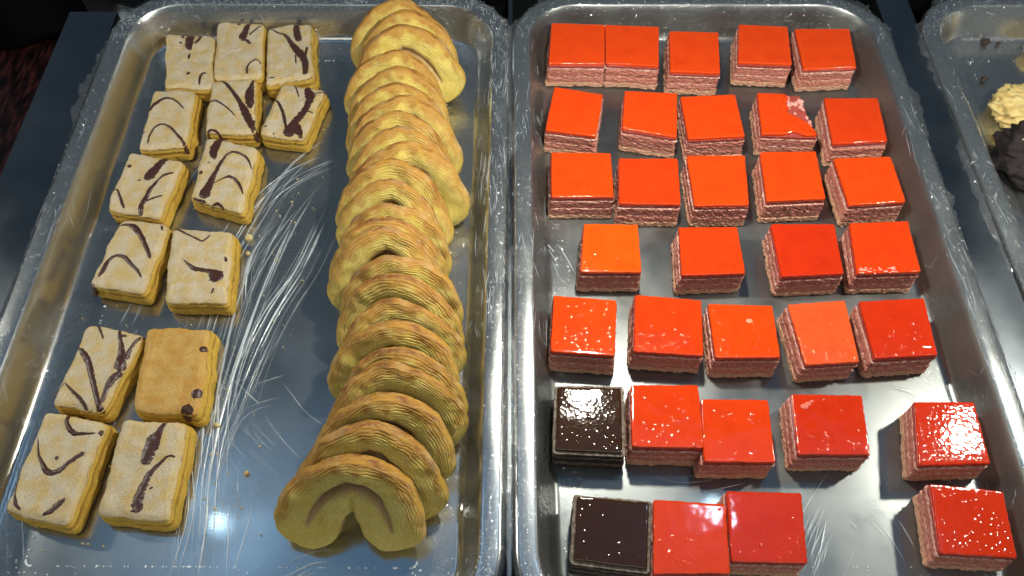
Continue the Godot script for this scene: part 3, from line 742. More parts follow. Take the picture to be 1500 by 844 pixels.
func jelly(o: PackedVector2Array, nn: PackedVector2Array, y0: float, y1: float, sd: float, m: Material, heart := Vector2.ZERO) -> ArrayMesh:
	var g := Geo.new()
	var n := o.size()
	var prev := -1
	var prof := [Vector2(0.15, y0), Vector2(0.32, lerpf(y0, y1, 0.4)), Vector2(0.18, lerpf(y0, y1, 0.75)), Vector2(-0.18, y1 - 0.12), Vector2(-0.7, y1), Vector2(-1.6, y1 + 0.02)]
	for q: Vector2 in prof:
		var st := g.p.size()
		for k in n:
			var e := o[k]
			var w := na.get_noise_3d(e.x * 0.22 + sd, 3.0, e.y * 0.22) * 0.45 + nb.get_noise_3d(e.x * 0.9, sd, e.y * 0.9) * 0.18
			var p := e + nn[k] * (q.x + w)
			var tint := 1.0 + 0.10 * na.get_noise_2d(p.x * 0.06 + sd, p.y * 0.06)
			g.v(Vector3(p.x, q.y + 0.10 * nb.get_noise_2d(p.x * 0.045 + sd, p.y * 0.045), p.y) * MM, Color(minf(tint * 0.98, 1.0), tint * 1.25, tint * 2.6))
		if prev >= 0:
			g.stitch(prev, st, n, true)
		prev = st
	# the flat of the glaze
	var edge := prev
	for f in [0.90, 0.80, 0.70, 0.60, 0.50, 0.40, 0.30, 0.20, 0.10]:
		var st := g.p.size()
		for k in n:
			var e := Vector2(g.p[edge + k].x, g.p[edge + k].z) / MM
			var p := heart.lerp(e, f)
			var tint := 0.95 + 0.16 * na.get_noise_2d(p.x * 0.05 + sd, p.y * 0.05) + 0.05 * nb.get_noise_2d(p.x * 0.5, p.y * 0.5 + sd)
			g.v(Vector3(p.x, y1 + 0.02 + 0.10 * nb.get_noise_2d(p.x * 0.045 + sd, p.y * 0.045), p.y) * MM, Color(minf(0.5 + tint * 0.5, 1.0), tint, tint))
		g.stitch(prev, st, n, true)
		prev = st
	var c := g.v(Vector3(heart.x, y1 + 0.02 + 0.10 * nb.get_noise_2d(heart.x * 0.045 + sd, heart.y * 0.045), heart.y) * MM)
	for k in n:
		g.tri(prev + k, prev + (k + 1) % n, c)
	return g.mesh(m)


func droplet(g: Geo, at: Vector3, r: float, h: float, rng: RandomNumberGenerator) -> void:
	var n := 9
	var st0 := -1
	var ex := rng.randf_range(0.8, 1.25)
	var tw := rng.randf() * TAU
	for j in 3:
		var f := float(j) / 3.0
		var st := g.p.size()
		var rr := r * cos(f * PI / 2)
		for k in n:
			var a := TAU * k / n
			var u := Vector2(cos(a) * ex, sin(a) / ex).rotated(tw) * rr
			g.v(at + Vector3(u.x, h * (1.0 - (rr / r) * (rr / r)), u.y))
		if st0 >= 0:
			g.stitch(st0, st, n, true)
		st0 = st
	var c := g.v(at + Vector3(0, h, 0))
	for k in n:
		g.tri(st0 + k, st0 + (k + 1) % n, c)


func inside(q: Array, t: Vector2) -> Vector2:
	var a: Vector2 = q[0]
	var b: Vector2 = q[1]
	var c: Vector2 = q[2]
	var d: Vector2 = q[3]
	return a.lerp(b, t.x).lerp(d.lerp(c, t.x), t.y)


func lump(g: Geo, at: Vector3, r: Vector3, sd: float, col: Color, col2: Color, rough := 0.35) -> void:
	# a small uneven ball
	var prev := -1
	var n := 14
	for j in range(0, 8):
		var f := PI * (j + 0.02) / 7.04
		var st := g.p.size()
		for k in n:
			var a := TAU * k / n
			var d := Vector3(sin(f) * cos(a), cos(f), sin(f) * sin(a))
			var w := 1.0 + rough * na.get_noise_3d(d.x * 1.4 + sd, d.y * 1.4, d.z * 1.4) + rough * 0.5 * nb.get_noise_3d(d.x * 4.0, d.y * 4.0 + sd, d.z * 4.0)
			g.v(at + d * r * w, col.lerp(col2, clampf(0.5 + nb.get_noise_3d(d.x * 3.0, sd, d.z * 3.0), 0, 1)))
		if prev >= 0:
			g.stitch(prev, st, n, true, true)
		prev = st


var cake_count := 0


func cake(label: String, kind: String, tone: String, drops: int, x: float, z: float, yaw: float, q: Array) -> void:
	cake_count += 1
	var sd := cake_count * 13.7
	var rng := RandomNumberGenerator.new()
	rng.seed = 900 + cake_count
	var dark := kind == "choc"
	var o := thing("layer_cake", label, "cake", Vector3(x * MM, 0.0011, z * MM), deg_to_rad(yaw), "chocolate glazed cakes" if dark else "red jelly-topped layer cakes")
	var ring := outline(q, 34, 1.3)
	var nn := out_normals(ring)
	var top := 25.4
	# heights and colours of the layers, from the pan upwards
	var cream2 := Color(0.50, 0.19, 0.15)
	var rows: Array = [
		["sponge_layer", 0.0, 4.8, 0.6, 1.2, Color(0.66, 0.42, 0.29), Color(0.54, 0.26, 0.18)],
		["sponge_layer", 4.8, 11.0, 0.2, 1.2, Color(0.66, 0.31, 0.245), Color(0.48, 0.15, 0.11)],
		["cream_layer", 11.0, 12.0, 0.3, 1.1, Color(0.78, 0.50, 0.43), cream2],
		["sponge_layer", 11.8, 18.9, 0.15, 1.2, Color(0.64, 0.27, 0.215), Color(0.46, 0.13, 0.10)],
		["cream_layer", 18.9, 20.2, 0.4, 1.0, Color(0.84, 0.56, 0.49), cream2],
		["mousse_layer", 20.2, 23.0, 0.0, 0.6, Color(0.46, 0.085, 0.065), Color(0.32, 0.035, 0.028)],
	]
	if dark:
		top = 23.5
		rows = [
			["sponge_layer", 0.0, 6.0, 0.4, 0.8, Color(0.045, 0.03, 0.022), Color(0.02, 0.014, 0.011)],
			["cream_layer", 6.0, 7.2, 0.6, 0.6, Color(0.17, 0.13, 0.10), Color(0.08, 0.06, 0.05)],
			["sponge_layer", 7.2, 13.5, 0.1, 0.8, Color(0.04, 0.026, 0.02), Color(0.018, 0.012, 0.01)],
			["cream_layer", 13.5, 14.9, 0.6, 0.6, Color(0.20, 0.16, 0.13), Color(0.09, 0.07, 0.055)],
			["sponge_layer", 14.9, 20.0, 0.1, 0.7, Color(0.04, 0.026, 0.02), Color(0.018, 0.012, 0.01)],
			["cream_layer", 20.0, 21.3, 0.9, 0.5, Color(0.30, 0.25, 0.21), Color(0.12, 0.09, 0.07)],
		]
	var shift := 0.0
	for k in rows.size() - 1:
		shift = rng.randf_range(-0.5, 0.5)
		rows[k][2] += shift
		rows[k + 1][1] += shift
	var lean := Vector2(rng.randf_range(-1, 1), rng.randf_range(-1, 1)) * 0.5
	var k := 0
	for r in rows:
		var f: float = 1.0 - r[1] / top
		var moved := PackedVector2Array()
		var wob := Vector2(rng.randf_range(-0.35, 0.35), rng.randf_range(-0.35, 0.35))
		for p in ring:
			moved.append(p + lean * f * 1.5 + wob)
		part(r[0], layer(moved, nn, r[1], r[2], r[3] + 0.5 * f, r[4], r[5], r[6], sd + k * 5.1, 1.5 if k < rows.size() - 1 else 0.6, sd).mesh(mats.crumb_layer), o)
		k += 1
	var y0: float = rows[-1][2]
	var ring2 := ring
	if dark:
		ring2 = PackedVector2Array()
		for p in ring:
			ring2.append(p * 0.955)
	if kind == "torn":
		# the glaze is ripped away from the far corner down to one side
		ring2 = PackedVector2Array()
		var cut := [inside(q, Vector2(0.66, 0.0)), inside(q, Vector2(0.70, 0.10)), inside(q, Vector2(0.60, 0.22)), inside(q, Vector2(0.64, 0.36)), inside(q, Vector2(0.56, 0.44)), inside(q, Vector2(0.78, 0.58)), inside(q, Vector2(0.90, 0.68)), inside(q, Vector2(1.0, 0.86))]
		for p in [inside(q, Vector2(0, 0)), inside(q, Vector2(0.33, 0))] + cut + [inside(q, Vector2(1, 0.97)), inside(q, Vector2(0.8, 0.99)), inside(q, Vector2(0.62, 0.90)), inside(q, Vector2(0.4, 0.98)), inside(q, Vector2(0, 1)), inside(q, Vector2(0, 0.66)), inside(q, Vector2(0, 0.33))]:
			ring2.append(p)
		var dense := PackedVector2Array()
		for j in ring2.size():
			for s in 5:
				dense.append(ring2[j].lerp(ring2[(j + 1) % ring2.size()], s / 5.0))
		ring2 = dense
		var g := Geo.new()
		for j in 46:
			var t := Vector2(rng.randf_range(0.62, 1.0), rng.randf_range(0.0, 0.9))
			if t.y > (t.x - 0.55) * 2.1 + 0.25 and t.x < 0.9:
				continue
			var p := inside(q, t)
			lump(g, Vector3(p.x, 22.6, p.y) * MM, Vector3(rng.randf_range(1.2, 2.6), rng.randf_range(0.6, 1.5), rng.randf_range(1.2, 2.6)) * MM, j * 3.3, Color(0.82, 0.55, 0.50), Color(0.78, 0.22, 0.20))
		part("torn_cream", g.mesh(mats.crumb_layer), o)
	if kind == "flap":
		var dent := inside(q, Vector2(0.16, 0.16))
		var g := Geo.new()
		for j in 3:
			lump(g, Vector3(dent.x + j * 2.6, 25.5, dent.y - j * 1.8 + 2.0) * MM, Vector3(2.8 - j * 0.7, 0.5, 1.9 - j * 0.5) * MM, j * 7.0, Color(0.78, 0.24, 0.18), Color(0.74, 0.12, 0.08))
		part("torn_flap", g.mesh(mats.crumb_layer), o)
	part("jelly_glaze", jelly(ring2, out_normals(ring2), y0, top, sd, mats[("bumpy_" if drops >= 80 else "jelly_") + tone], inside(q, Vector2(0.3, 0.62)) if kind == "torn" else Vector2.ZERO), o)
	if kind == "bubble":
		var g := Geo.new()
		var p := inside(q, Vector2(0.6, 0.32))
		lump(g, Vector3(p.x, top, p.y) * MM, Vector3(2.4, 0.9, 1.9) * MM, 2.0, Color(0.86, 0.36, 0.22), Color(0.86, 0.30, 0.16), 0.1)
		part("bubble", g.mesh(mats.crumb_layer), o)
	if kind == "scuffed":
		var g := Geo.new()
		for j in 26:
			var p := inside(q, Vector2(rng.randf_range(0.04, 0.62), rng.randf_range(0.90, 1.01)))
			lump(g, Vector3(p.x, top - 0.1, p.y) * MM, Vector3(rng.randf_range(0.6, 2.2), 0.35, rng.randf_range(0.4, 0.9)) * MM, j * 3.0, Color(0.82, 0.46, 0.40), Color(0.78, 0.25, 0.2))
		part("scuffed_glaze", g.mesh(mats.crumb_layer), o)
	var dg := Geo.new()
	for j in int(drops * (0.9 if not dark else 0.45)):
		var t := Vector2(rng.randf_range(0.05, 0.95), rng.randf_range(0.05, 0.95))
		if rng.randf() < 0.5:
			t.y = 0.5 + 0.46 * sqrt(rng.randf())
		if kind == "torn" and t.x > 0.5:
			continue
		var p := inside(q, t)
		var r := rng.randf_range(0.5, 0.95) + 0.8 * pow(rng.randf(), 3.0)
		droplet(dg, Vector3(p.x, top + 0.03 + 0.10 * nb.get_noise_2d(p.x * 0.045 + sd, p.y * 0.045), p.y) * MM, r * MM, r * rng.randf_range(0.07, 0.20) * MM, rng)
	if dg.p.is_empty():
		return
	var d := part("glaze_droplet", dg.mesh(mats["drop_" + tone]), o)
	d.set_meta("kind", "stuff")


# ---------- drizzled puff pastries ----------
func edge_distance(o: PackedVector2Array, p: Vector2) -> float:
	var best := 1e9
	var n := o.size()
	for k in n:
		best = minf(best, p.distance_squared_to(o[k]))
	return sqrt(best) if Geometry2D.is_point_in_polygon(p, o) else -sqrt(best)


func pastry_top(p: Vector2, d: float, sd: float) -> float:
	var e := clampf(d / 4.5, 0.0, 1.0)
	return 16.6 - 2.0 * (1.0 - e) * (1.0 - e) + 1.1 * na.get_noise_2d(p.x * 0.05 + sd, p.y * 0.05) + 0.30 * nb.get_noise_2d(p.x * 0.3 + sd, p.y * 0.3) 


var pastry_count := 0


func pastry(label: String, tone: String, x: float, z: float, q: Array, streaks: Array) -> void:
	pastry_count += 1
	var sd := pastry_count * 31.3
	var o := thing("puff_pastry", label, "pastry", Vector3(x * MM, 0.0011, z * MM), 0.0, "drizzled puff pastries")
	var ring := outline(q, 30, 4.5)
	var n := ring.size()
	for k in n:
		ring[k] += ring[k].normalized() * (1.8 * nb.get_noise_2d(ring[k].x * 0.03 + sd * 2.0, ring[k].y * 0.03) + 0.35 * nb.get_noise_2d(ring[k].x * 0.14 + sd, ring[k].y * 0.14) + 0.22 * nb.get_noise_2d(ring[k].x * 0.7, ring[k].y * 0.7 + sd))
	var nn := out_normals(ring)
	var mid := Vector2.ZERO
	for p in ring:
		mid += p / n
	var rng := RandomNumberGenerator.new()
	rng.seed = 300 + pastry_count
	# the sugared upper crust
	var g := Geo.new()
	var powder := Color(0.70, 0.61, 0.46)
	var gold := Color(0.68, 0.50, 0.21)
	if tone == "golden":
		powder = Color(0.70, 0.45, 0.14)
		gold = Color(0.62, 0.33, 0.06)
	var prev := -1
	var rings := 26
	for j in range(rings + 1):
		var f := sin(PI / 2 * (j + 0.4) / (rings + 0.4))
		var st := g.p.size()
		for k in n:
			var p := mid.lerp(ring[k], f)
			var d := ring[k].distance_to(p) * 0.92
			var y := pastry_top(p, d, sd)
			var t := clampf(0.42 + 1.1 * na.get_noise_2d(p.x * 0.07 + sd, p.y * 0.07 + 40.0) + 0.5 * nb.get_noise_2d(p.x * 0.45, p.y * 0.45 + sd), 0, 1)
			if d < 3.0:
				t = lerpf(t, 0.9, (1.0 - d / 3.0) * 0.4)
			var dust := powder.lerp(gold, t)
			g.v(Vector3(p.x, y, p.y) * MM, dust)
		if prev >= 0:
			g.stitch(prev, st, n, true, true)
		prev = st
	var c := g.v(Vector3(mid.x, pastry_top(mid, 20.0, sd), mid.y) * MM, powder)
	for k in n:
		g.tri(k, (k + 1) % n, c)
	part("sugared_crust", g.mesh(mats.pastry), o)
	# the flaky sides: leaves of dough one above the other, with a gap where the two sheets meet
	g = Geo.new()
	prev = -1
	var rows := 15
	for j in range(rows + 1):
		var f := float(j) / rows
		var st := g.p.size()
		for k in n:
			var y0 := pastry_top(ring[k], 0.0, sd)
			var y := y0 * (1.0 - f)
			var leaf := 0.45 * sin(f * 34.0 + 1.6 * na.get_noise_2d(k * 0.12 + sd, 2.0)) + 0.5 * nb.get_noise_3d(k * 0.35 + sd, f * 9.0, 1.0)
			var gap := -1.3 * exp(-pow((f - 0.42 - 0.06 * na.get_noise_1d(k * 0.05 + sd)) / 0.045, 2.0))
			var swell := 0.8 * sin(PI * clampf(f * 1.05, 0, 1)) + (1.0 + 2.2 * clampf(nn[k].x + 0.2 + na.get_noise_1d(sd * 3.0), 0, 1)) * f
			if j == rows:
				leaf = -0.6
				gap = 0.0
			var p := ring[k] + nn[k] * (leaf + gap + swell)
			var col := Color(0.72, 0.50, 0.065).lerp(Color(0.62, 0.36, 0.05), clampf(0.5 - leaf, 0, 1))
			col = col.lerp(powder, 0.5 * clampf(1.0 - f * 6.0, 0, 1))
			if gap < -0.5:
				col = col.lerp(Color(0.35, 0.17, 0.03), 0.7)
			g.v(Vector3(p.x, maxf(y, 0.1), p.y) * MM, col)
		if prev >= 0:
			g.stitch(prev, st, n, true, true)
		prev = st
	c = g.v(Vector3(mid.x, 0.1, mid.y) * MM, gold)
	for k in n:
		g.tri(prev + k, c, prev + (k + 1) % n)
	part("flaky_side", g.mesh(mats.pastry), o)
	var num := 0
	for s: Array in streaks:
		num += 1
		if s.size() == 1:
			part("chocolate_dot", dollop(s[0], ring, sd, num), o)
		else:
			part("chocolate_streak", streak(s, ring, sd, num), o)


func on_top(p: Vector2, ring: PackedVector2Array, sd: float) -> float:
	var d := edge_distance(ring, p)
	return pastry_top(p, d * 0.92, sd) if d > 0.0 else pastry_top(p, 0.0, sd) + d * 2.4


func dollop(s: Vector3, ring: PackedVector2Array, sd: float, num: int) -> ArrayMesh:
	var g := Geo.new()
	var n := 22
	var prev := -1
	for j in 5:
		var f := float(j) / 5.0
		var st := g.p.size()
		for k in n:
			var a := TAU * k / n
			var r := s.z * (1.0 + 0.22 * na.get_noise_3d(cos(a) * 0.9 + num * 4.0, sin(a) * 0.9, sd)) * cos(f * PI / 2)
			var p := Vector2(s.x + cos(a) * r, s.y + sin(a) * r)
			g.v(Vector3(p.x, on_top(p, ring, sd) - 0.15 + 0.85 * sin(f * PI / 2), p.y) * MM)
		if prev >= 0:
			g.stitch(prev, st, n, true)
		prev = st
	var e := Vector2(s.x, s.y)
	var c := g.v(Vector3(e.x, on_top(e, ring, sd) + 0.72, e.y) * MM)
	for k in n:
		g.tri(prev + k, prev + (k + 1) % n, c)
	return g.mesh(mats.chocolate)


func streak(s: Array, ring: PackedVector2Array, sd: float, num: int) -> ArrayMesh:
	# a ribbon of chocolate laid over the crust; each point carries its half width
	var g := Geo.new()
	var pts: Array = []
	for k in s.size() - 1:
		var p0: Vector3 = s[maxi(k - 1, 0)]
		var p1: Vector3 = s[k]
		var p2: Vector3 = s[k + 1]
		var p3: Vector3 = s[mini(k + 2, s.size() - 1)]
		var m := 10
		for j in m:
			pts.append(p1.cubic_interpolate(p2, p0, p3, float(j) / m))
	pts.append(s[-1])
	var n := pts.size()
	var cross := 9
	for k in n:
		var p: Vector3 = pts[k]
		var a: Vector3 = pts[maxi(k - 1, 0)]
		var b: Vector3 = pts[mini(k + 1, n - 1)]
		var d := Vector2(b.x - a.x, b.y - a.y).normalized()
		var side := Vector2(-d.y, d.x)
		var cap := minf(1.0, 0.35 + minf(k, n - 1 - k) * 0.22)
		var w := maxf(p.z * 1.15, 0.42) * cap
		for j in cross:
			var u := float(j) / (cross - 1) * 2.0 - 1.0
			var ragged := 1.0 + 0.28 * nb.get_noise_3d(k * 0.5 + num * 11.0, signf(u) * 5.0, sd) + 0.2 * na.get_noise_3d(k * 1.7, signf(u) * 7.0, sd + num)
			var e := Vector2(p.x, p.y) + side * u * w * ragged
			var h := (1.0 - u * u) * minf(1.1, 0.5 + w * 0.35) - 0.12
			g.v(Vector3(e.x, on_top(e, ring, sd) + h, e.y) * MM)
	for k in n - 1:
		g.stitch(k * cross, k * cross + cross, cross, false, true)
	return g.mesh(mats.chocolate)


# ---------- palmiers ----------
func palmier_mesh(sd: float, open: float, thick: float, rim_out: Geo) -> Geo:
	# a folded heart of layered dough: rings round a V-shaped fold, lying in the x-y plane with its face towards +z (millimetres)
	var gl := Vector2(-26.0 - 2.0 * sin(sd), 17.5)
	var gc := Vector2(1.5 * sin(sd * 2.3), 49.5)
	var gr := Vector2(26.0 + 2.0 * cos(sd), 17.0)
	var base := PackedVector2Array()
	var dirs := PackedVector2Array()
	var rad := PackedFloat32Array()
	var half := PackedInt32Array()
	var fan := func(c: Vector2, a0: float, a1: float, r0: float, r1: float, n: int, side: int) -> void:
		for k in n:
			var t := float(k) / n
			base.append(c)
			dirs.append(Vector2.from_angle(lerpf(a0, a1, t)))
			rad.append(lerpf(r0, r1, t))
			half.append(side)
	var bow_l := Vector2(-19.5, 44.0)
	var bow_r := Vector2(19.5, 43.5)
	var arm := func(p0: Vector2, p1: Vector2, p2: Vector2, turn: float, r0: float, r1: float, n: int, side: int) -> void:
		for k in n:
			var t := float(k) / n
			base.append(p0.lerp(p1, t).lerp(p1.lerp(p2, t), t))
			var d := (p1 - p0).lerp(p2 - p1, t).normalized()
			dirs.append(d.rotated(turn))
			rad.append(lerpf(r0, r1, t))
			half.append(side)
	# anticlockwise turns to the outside of each arm in order: left arm inside, left lobe, left arm outside, crown, right arm outside, right lobe, right arm inside
	arm.call(gc, bow_l, gl, PI / 2, 20.0, 19.5, 28, -1)
	var a0 := ((gl - bow_l).normalized().rotated(PI / 2)).angle()
	fan.call(gl, a0, a0 - PI, 19.5, 20.0, 26, -1)
	arm.call(gl, bow_l, gc, PI / 2, 20.0, 22.5, 30, -1)
	var b0 := ((gc - bow_l).normalized().rotated(PI / 2)).angle()
	var b1 := ((bow_r - gc).normalized().rotated(PI / 2)).angle()
	fan.call(gc, b0, b1, 22.5, 22.5, 8, 0)
	arm.call(gc, bow_r, gr, PI / 2, 22.5, 20.0, 30, 1)
	var c0 := ((gr - bow_r).normalized().rotated(PI / 2)).angle()
	fan.call(gr, c0, c0 - PI, 20.0, 19.5, 26, 1)
	arm.call(gr, bow_r, gc, PI / 2, 19.5, 20.0, 28, 1)
	var n := base.size()
	var g := Geo.new()
	var rings := 76
	var layers := 11.5 + 1.5 * sin(sd * 1.9)
	var prev := -1
	var leaf := Color(0.78, 0.60, 0.105)
	var pale := Color(0.82, 0.68, 0.20)
	var groove := Color(0.52, 0.335, 0.05)
	var toast := Color(0.47, 0.195, 0.015)
	var dark_toast := Color(0.25, 0.083, 0.007)
	var sugar := Color(0.66, 0.48, 0.27)
	var edge := PackedVector3Array()
	var edge_dir := PackedVector2Array()
	var rng := RandomNumberGenerator.new()
	rng.seed = int(sd * 100.0)
	for j in range(rings + 1):
		var f := float(j) / rings
		var st := g.p.size()
		for k in n:
			var arm_at := base[k] + dirs[k] * 12.0
			var wav := 1.0 + 0.13 * na.get_noise_3d(arm_at.x * 0.022 + sd, arm_at.y * 0.022, sd) + 0.035 * na.get_noise_3d(arm_at.x * 0.10, arm_at.y * 0.10 + sd, 4.0)
			var p := base[k] + dirs[k] * rad[k] * wav * f
			if half[k] < 0 and p.x > gc.x - 0.25:
				p.x = gc.x - 0.25
			elif half[k] > 0 and p.x < gc.x + 0.25:
				p.x = gc.x + 0.25
			var near_crown := clampf(1.0 - base[k].distance_to(gc) / 46.0, 0.0, 1.0)
			# leaves of dough: each one is a lip that overhangs the next, wandering and breaking off here and there
			var ph := f * layers + 0.9 * na.get_noise_3d(p.x * 0.05 + sd, p.y * 0.05, sd) + 0.40 * na.get_noise_3d(p.x * 0.16, p.y * 0.16 + sd, 9.0) + 0.16 * nb.get_noise_3d(p.x * 0.7, p.y * 0.7, sd)
			var id := floorf(ph)
			var saw := ph - id
			var depth := clampf(0.75 + 1.1 * na.get_noise_3d(p.x * 0.045 + id * 7.3, p.y * 0.045, sd + id * 3.1), 0.12, 1.5)
			var lip := pow(saw, 0.6) if saw < 0.84 else lerpf(1.0, 0.0, (saw - 0.84) / 0.16)
			var z := thick * 0.5 + 1.0 * sin(PI * f) - 1.8 * pow(f, 5.0) + (lip - 0.6) * 0.80 * depth
			z += 0.22 * nb.get_noise_3d(p.x * 1.3, p.y * 1.3, sd)
			var wide := (0.045 + 0.20 * open * near_crown + 0.03 * nb.get_noise_2d(k * 0.1, sd))
			var pit := exp(-pow(f / wide, 2.0))
			z -= pit * (1.5 + 9.0 * open * near_crown)
			var seam := exp(-pow((p.x - gc.x) / 1.6, 2.0)) if half[k] != 0 and f > 0.2 and dirs[k].y < 0.3 else 0.0
			z -= seam * 2.8
			z += 5.0 * na.get_noise_3d(p.x * 0.016, p.y * 0.016, sd + 70.0) + 1.6 * na.get_noise_3d(p.x * 0.045, p.y * 0.045, sd + 30.0)
			var gap := clampf((0.30 - lip) / 0.30, 0, 1) * clampf(depth, 0, 1)
			var col := leaf.lerp(pale, clampf(0.3 + lip * 0.5 + 0.8 * na.get_noise_3d(p.x * 0.05 + 80.0, p.y * 0.05, sd), 0, 1))
			col = col.lerp(groove, gap * 0.9)
			var bake := clampf((f - 0.62) * 3.4 + 1.1 * na.get_noise_3d(p.x * 0.07, p.y * 0.07, sd + 200.0), 0, 1) * clampf(dirs[k].y + 0.45, 0, 1)
			col = col.lerp(toast, bake * 0.8)
			col = col.lerp(sugar, clampf(pit * 1.5, 0, 0.8)).lerp(Color(0.24, 0.125, 0.05), clampf(pit * pit * open * near_crown * 1.6, 0, 0.9))
			var speck := rng.randf()
			col = col.darkened(0.16 * speck) if speck < 0.85 else col.lightened(0.10)
			g.v(Vector3(p.x, p.y, z) * MM, col)
			if j == rings:
				edge.append(Vector3(p.x, p.y, z))
				edge_dir.append(dirs[k])
		if prev >= 0:
			g.stitch(prev, st, n, true, true)
		prev = st
	# the baked rim and the back
	prev = -1
	var steps := 16
	for j in range(steps + 5):
		var st := rim_out.p.size()
		for k in n:
			var e := edge[k]
			var p := Vector2(e.x, e.y)
			var back := e.z - thick
			var z := 0.0
			var f := clampf(float(j) / steps, 0, 1)
			var up := clampf(edge_dir[k].y * 0.8 + 0.45, 0, 1)
			var burn := clampf(0.35 + 1.5 * na.get_noise_3d(p.x * 0.05, p.y * 0.05, sd + f * 1.2), 0, 1)
			var col := leaf.lerp(toast.lerp(dark_toast, burn), up * (0.82 + 0.18 * burn))
			col = col.lerp(sugar, clampf(-0.05 + 1.3 * na.get_noise_3d(p.x * 0.05 + 30.0, p.y * 0.05, sd), 0, 0.8) * (1.1 - 0.7 * edge_dir[k].y))
			var speck := rng.randf()
			col = col.darkened(0.16 * speck) if speck < 0.85 else col.lerp(sugar, 0.35)
			if j <= steps:
				var line := 0.17 * sin(f * 26.0 + 2.5 * na.get_noise_3d(p.x * 0.04, p.y * 0.04, sd + 8.0))
				var push := 1.7 * sin(PI * f) + line * sin(PI * f) + 0.7 * na.get_noise_3d(p.x * 0.07, p.y * 0.07, f * 2.0 + sd) + 0.28 * nb.get_noise_3d(p.x * 0.8, p.y * 0.8, f * 9.0 + sd)
				if j == 0:
					push = -0.15
				p += edge_dir[k] * push
				z = lerpf(e.z - 0.05, back, f)
				col = col.darkened(0.25 * clampf(-line * 2.0, 0, 1))
			else:
				var h := float(j - steps) / 4.0
				p = base[k].lerp(p, 1.0 - h * 0.96)
				z = back - 0.6 * sin(PI * h * 0.5)
			if half[k] < 0 and p.x > gc.x - 0.2 and dirs[k].y < 0.3:
				p.x = gc.x - 0.2
			elif half[k] > 0 and p.x < gc.x + 0.2 and dirs[k].y < 0.3:
				p.x = gc.x + 0.2
			rim_out.v(Vector3(p.x, p.y, z) * MM, col)
		if prev >= 0:
			rim_out.stitch(prev, st, n, true, true)
		prev = st
	return g


func palmiers() -> void:
	var spots := [Vector2(-93.2, -187.1), Vector2(-83.2, -205.7), Vector2(-79.3, -225.5), Vector2(-74.9, -246.6), Vector2(-72.5, -259.5), Vector2(-74.3, -276.7), Vector2(-76.9, -295.1), Vector2(-76.1, -313.6), Vector2(-80.0, -329.5), Vector2(-84.3, -348.7), Vector2(-85.4, -362.1), Vector2(-85.0, -375.9), Vector2(-83.2, -395.0), Vector2(-83.9, -411.6), Vector2(-80.2, -428.0), Vector2(-81.3, -443.5), Vector2(-84.1, -460.9), Vector2(-83.7, -478.1), Vector2(-90.2, -495.0), Vector2(-90.4, -511.7), Vector2(-91.9, -532.0), Vector2(-92.4, -554.6), Vector2(-90.4, -573.0), Vector2(-90.5, -589.3)]
	var faces: Array = []
	var rims: Array = []
	for v in 8:
		var r := Geo.new()
		var f := palmier_mesh(1.0 + v * 3.7, [0.8, 0.35, 0.9, 0.2, 0.7, 0.55, 1.0, 0.4][v], [8.8, 8.0, 10.0, 8.5, 7.8, 9.0, 8.6, 8.2][v], r)
		faces.append(f.mesh(mats.palmier))
		rims.append(r.mesh(mats.palmier))
	var words := ["first", "second", "third", "fourth", "fifth", "sixth", "seventh", "eighth", "ninth", "tenth", "eleventh", "twelfth", "thirteenth", "fourteenth", "fifteenth", "sixteenth", "seventeenth", "eighteenth", "nineteenth", "twentieth", "twenty-first", "twenty-second", "twenty-third", "last"]
	var rng := RandomNumberGenerator.new()
	rng.seed = 77
	for k in spots.size():
		var s: Vector2 = spots[k]
		var label: String = "golden heart-shaped palmier, %s counted from the front of the overlapping column" % words[k]
		if k == 0:
			label = "front palmier of the column, its whole heart face and notch showing"
		elif k == spots.size() - 1:
			label = "golden heart-shaped palmier at the far end of the overlapping column"
		var tilt := 60.0 + rng.randf_range(-2.0, 2.0)
		var roll := rng.randf_range(-6.0, 6.0)
		var yaw := rng.randf_range(-7.0, 7.0)
		if k == 0:
			roll = -3.0
			yaw = 0.0
			tilt = 58.0
		elif k == 1:
			roll = -5.0
			yaw = 3.0
		var b := Basis(Vector3.UP, deg_to_rad(yaw)) * Basis(Vector3.RIGHT, -deg_to_rad(90.0 - tilt)) * Basis(Vector3.BACK, deg_to_rad(roll))
		var sc := rng.randf_range(0.86, 0.94) if k > 1 else 0.96
		var crown := b * Vector3(0, 72.0 * sc * (0.91 if k == 0 else 0.96), 0)
		var at := Vector3(s.x - crown.x, 0, s.y - crown.z + 2.0)
		var t := thing("palmier", label, "palmier pastry", Vector3.ZERO, 0.0, "palmiers standing in an overlapping column")
		var v := 2 if k == 0 else (k * 5 + k / 5) % 8
		part("layered_face", faces[v], t)
		part("baked_rim", rims[v], t)
		# lowest point onto the film
		var low := 1e9
		for p: Vector3 in (rims[v] as ArrayMesh).surface_get_arrays(0)[Mesh.ARRAY_VERTEX]:
			low = minf(low, (b * (p * Vector3(sc, sc * (0.91 if k == 0 else 0.96), sc))).y)
		t.transform = Transform3D(b.scaled_local(Vector3(sc, sc * (0.91 if k == 0 else 0.96), sc)), Vector3(at.x * MM, 0.0011 - low, at.z * MM))


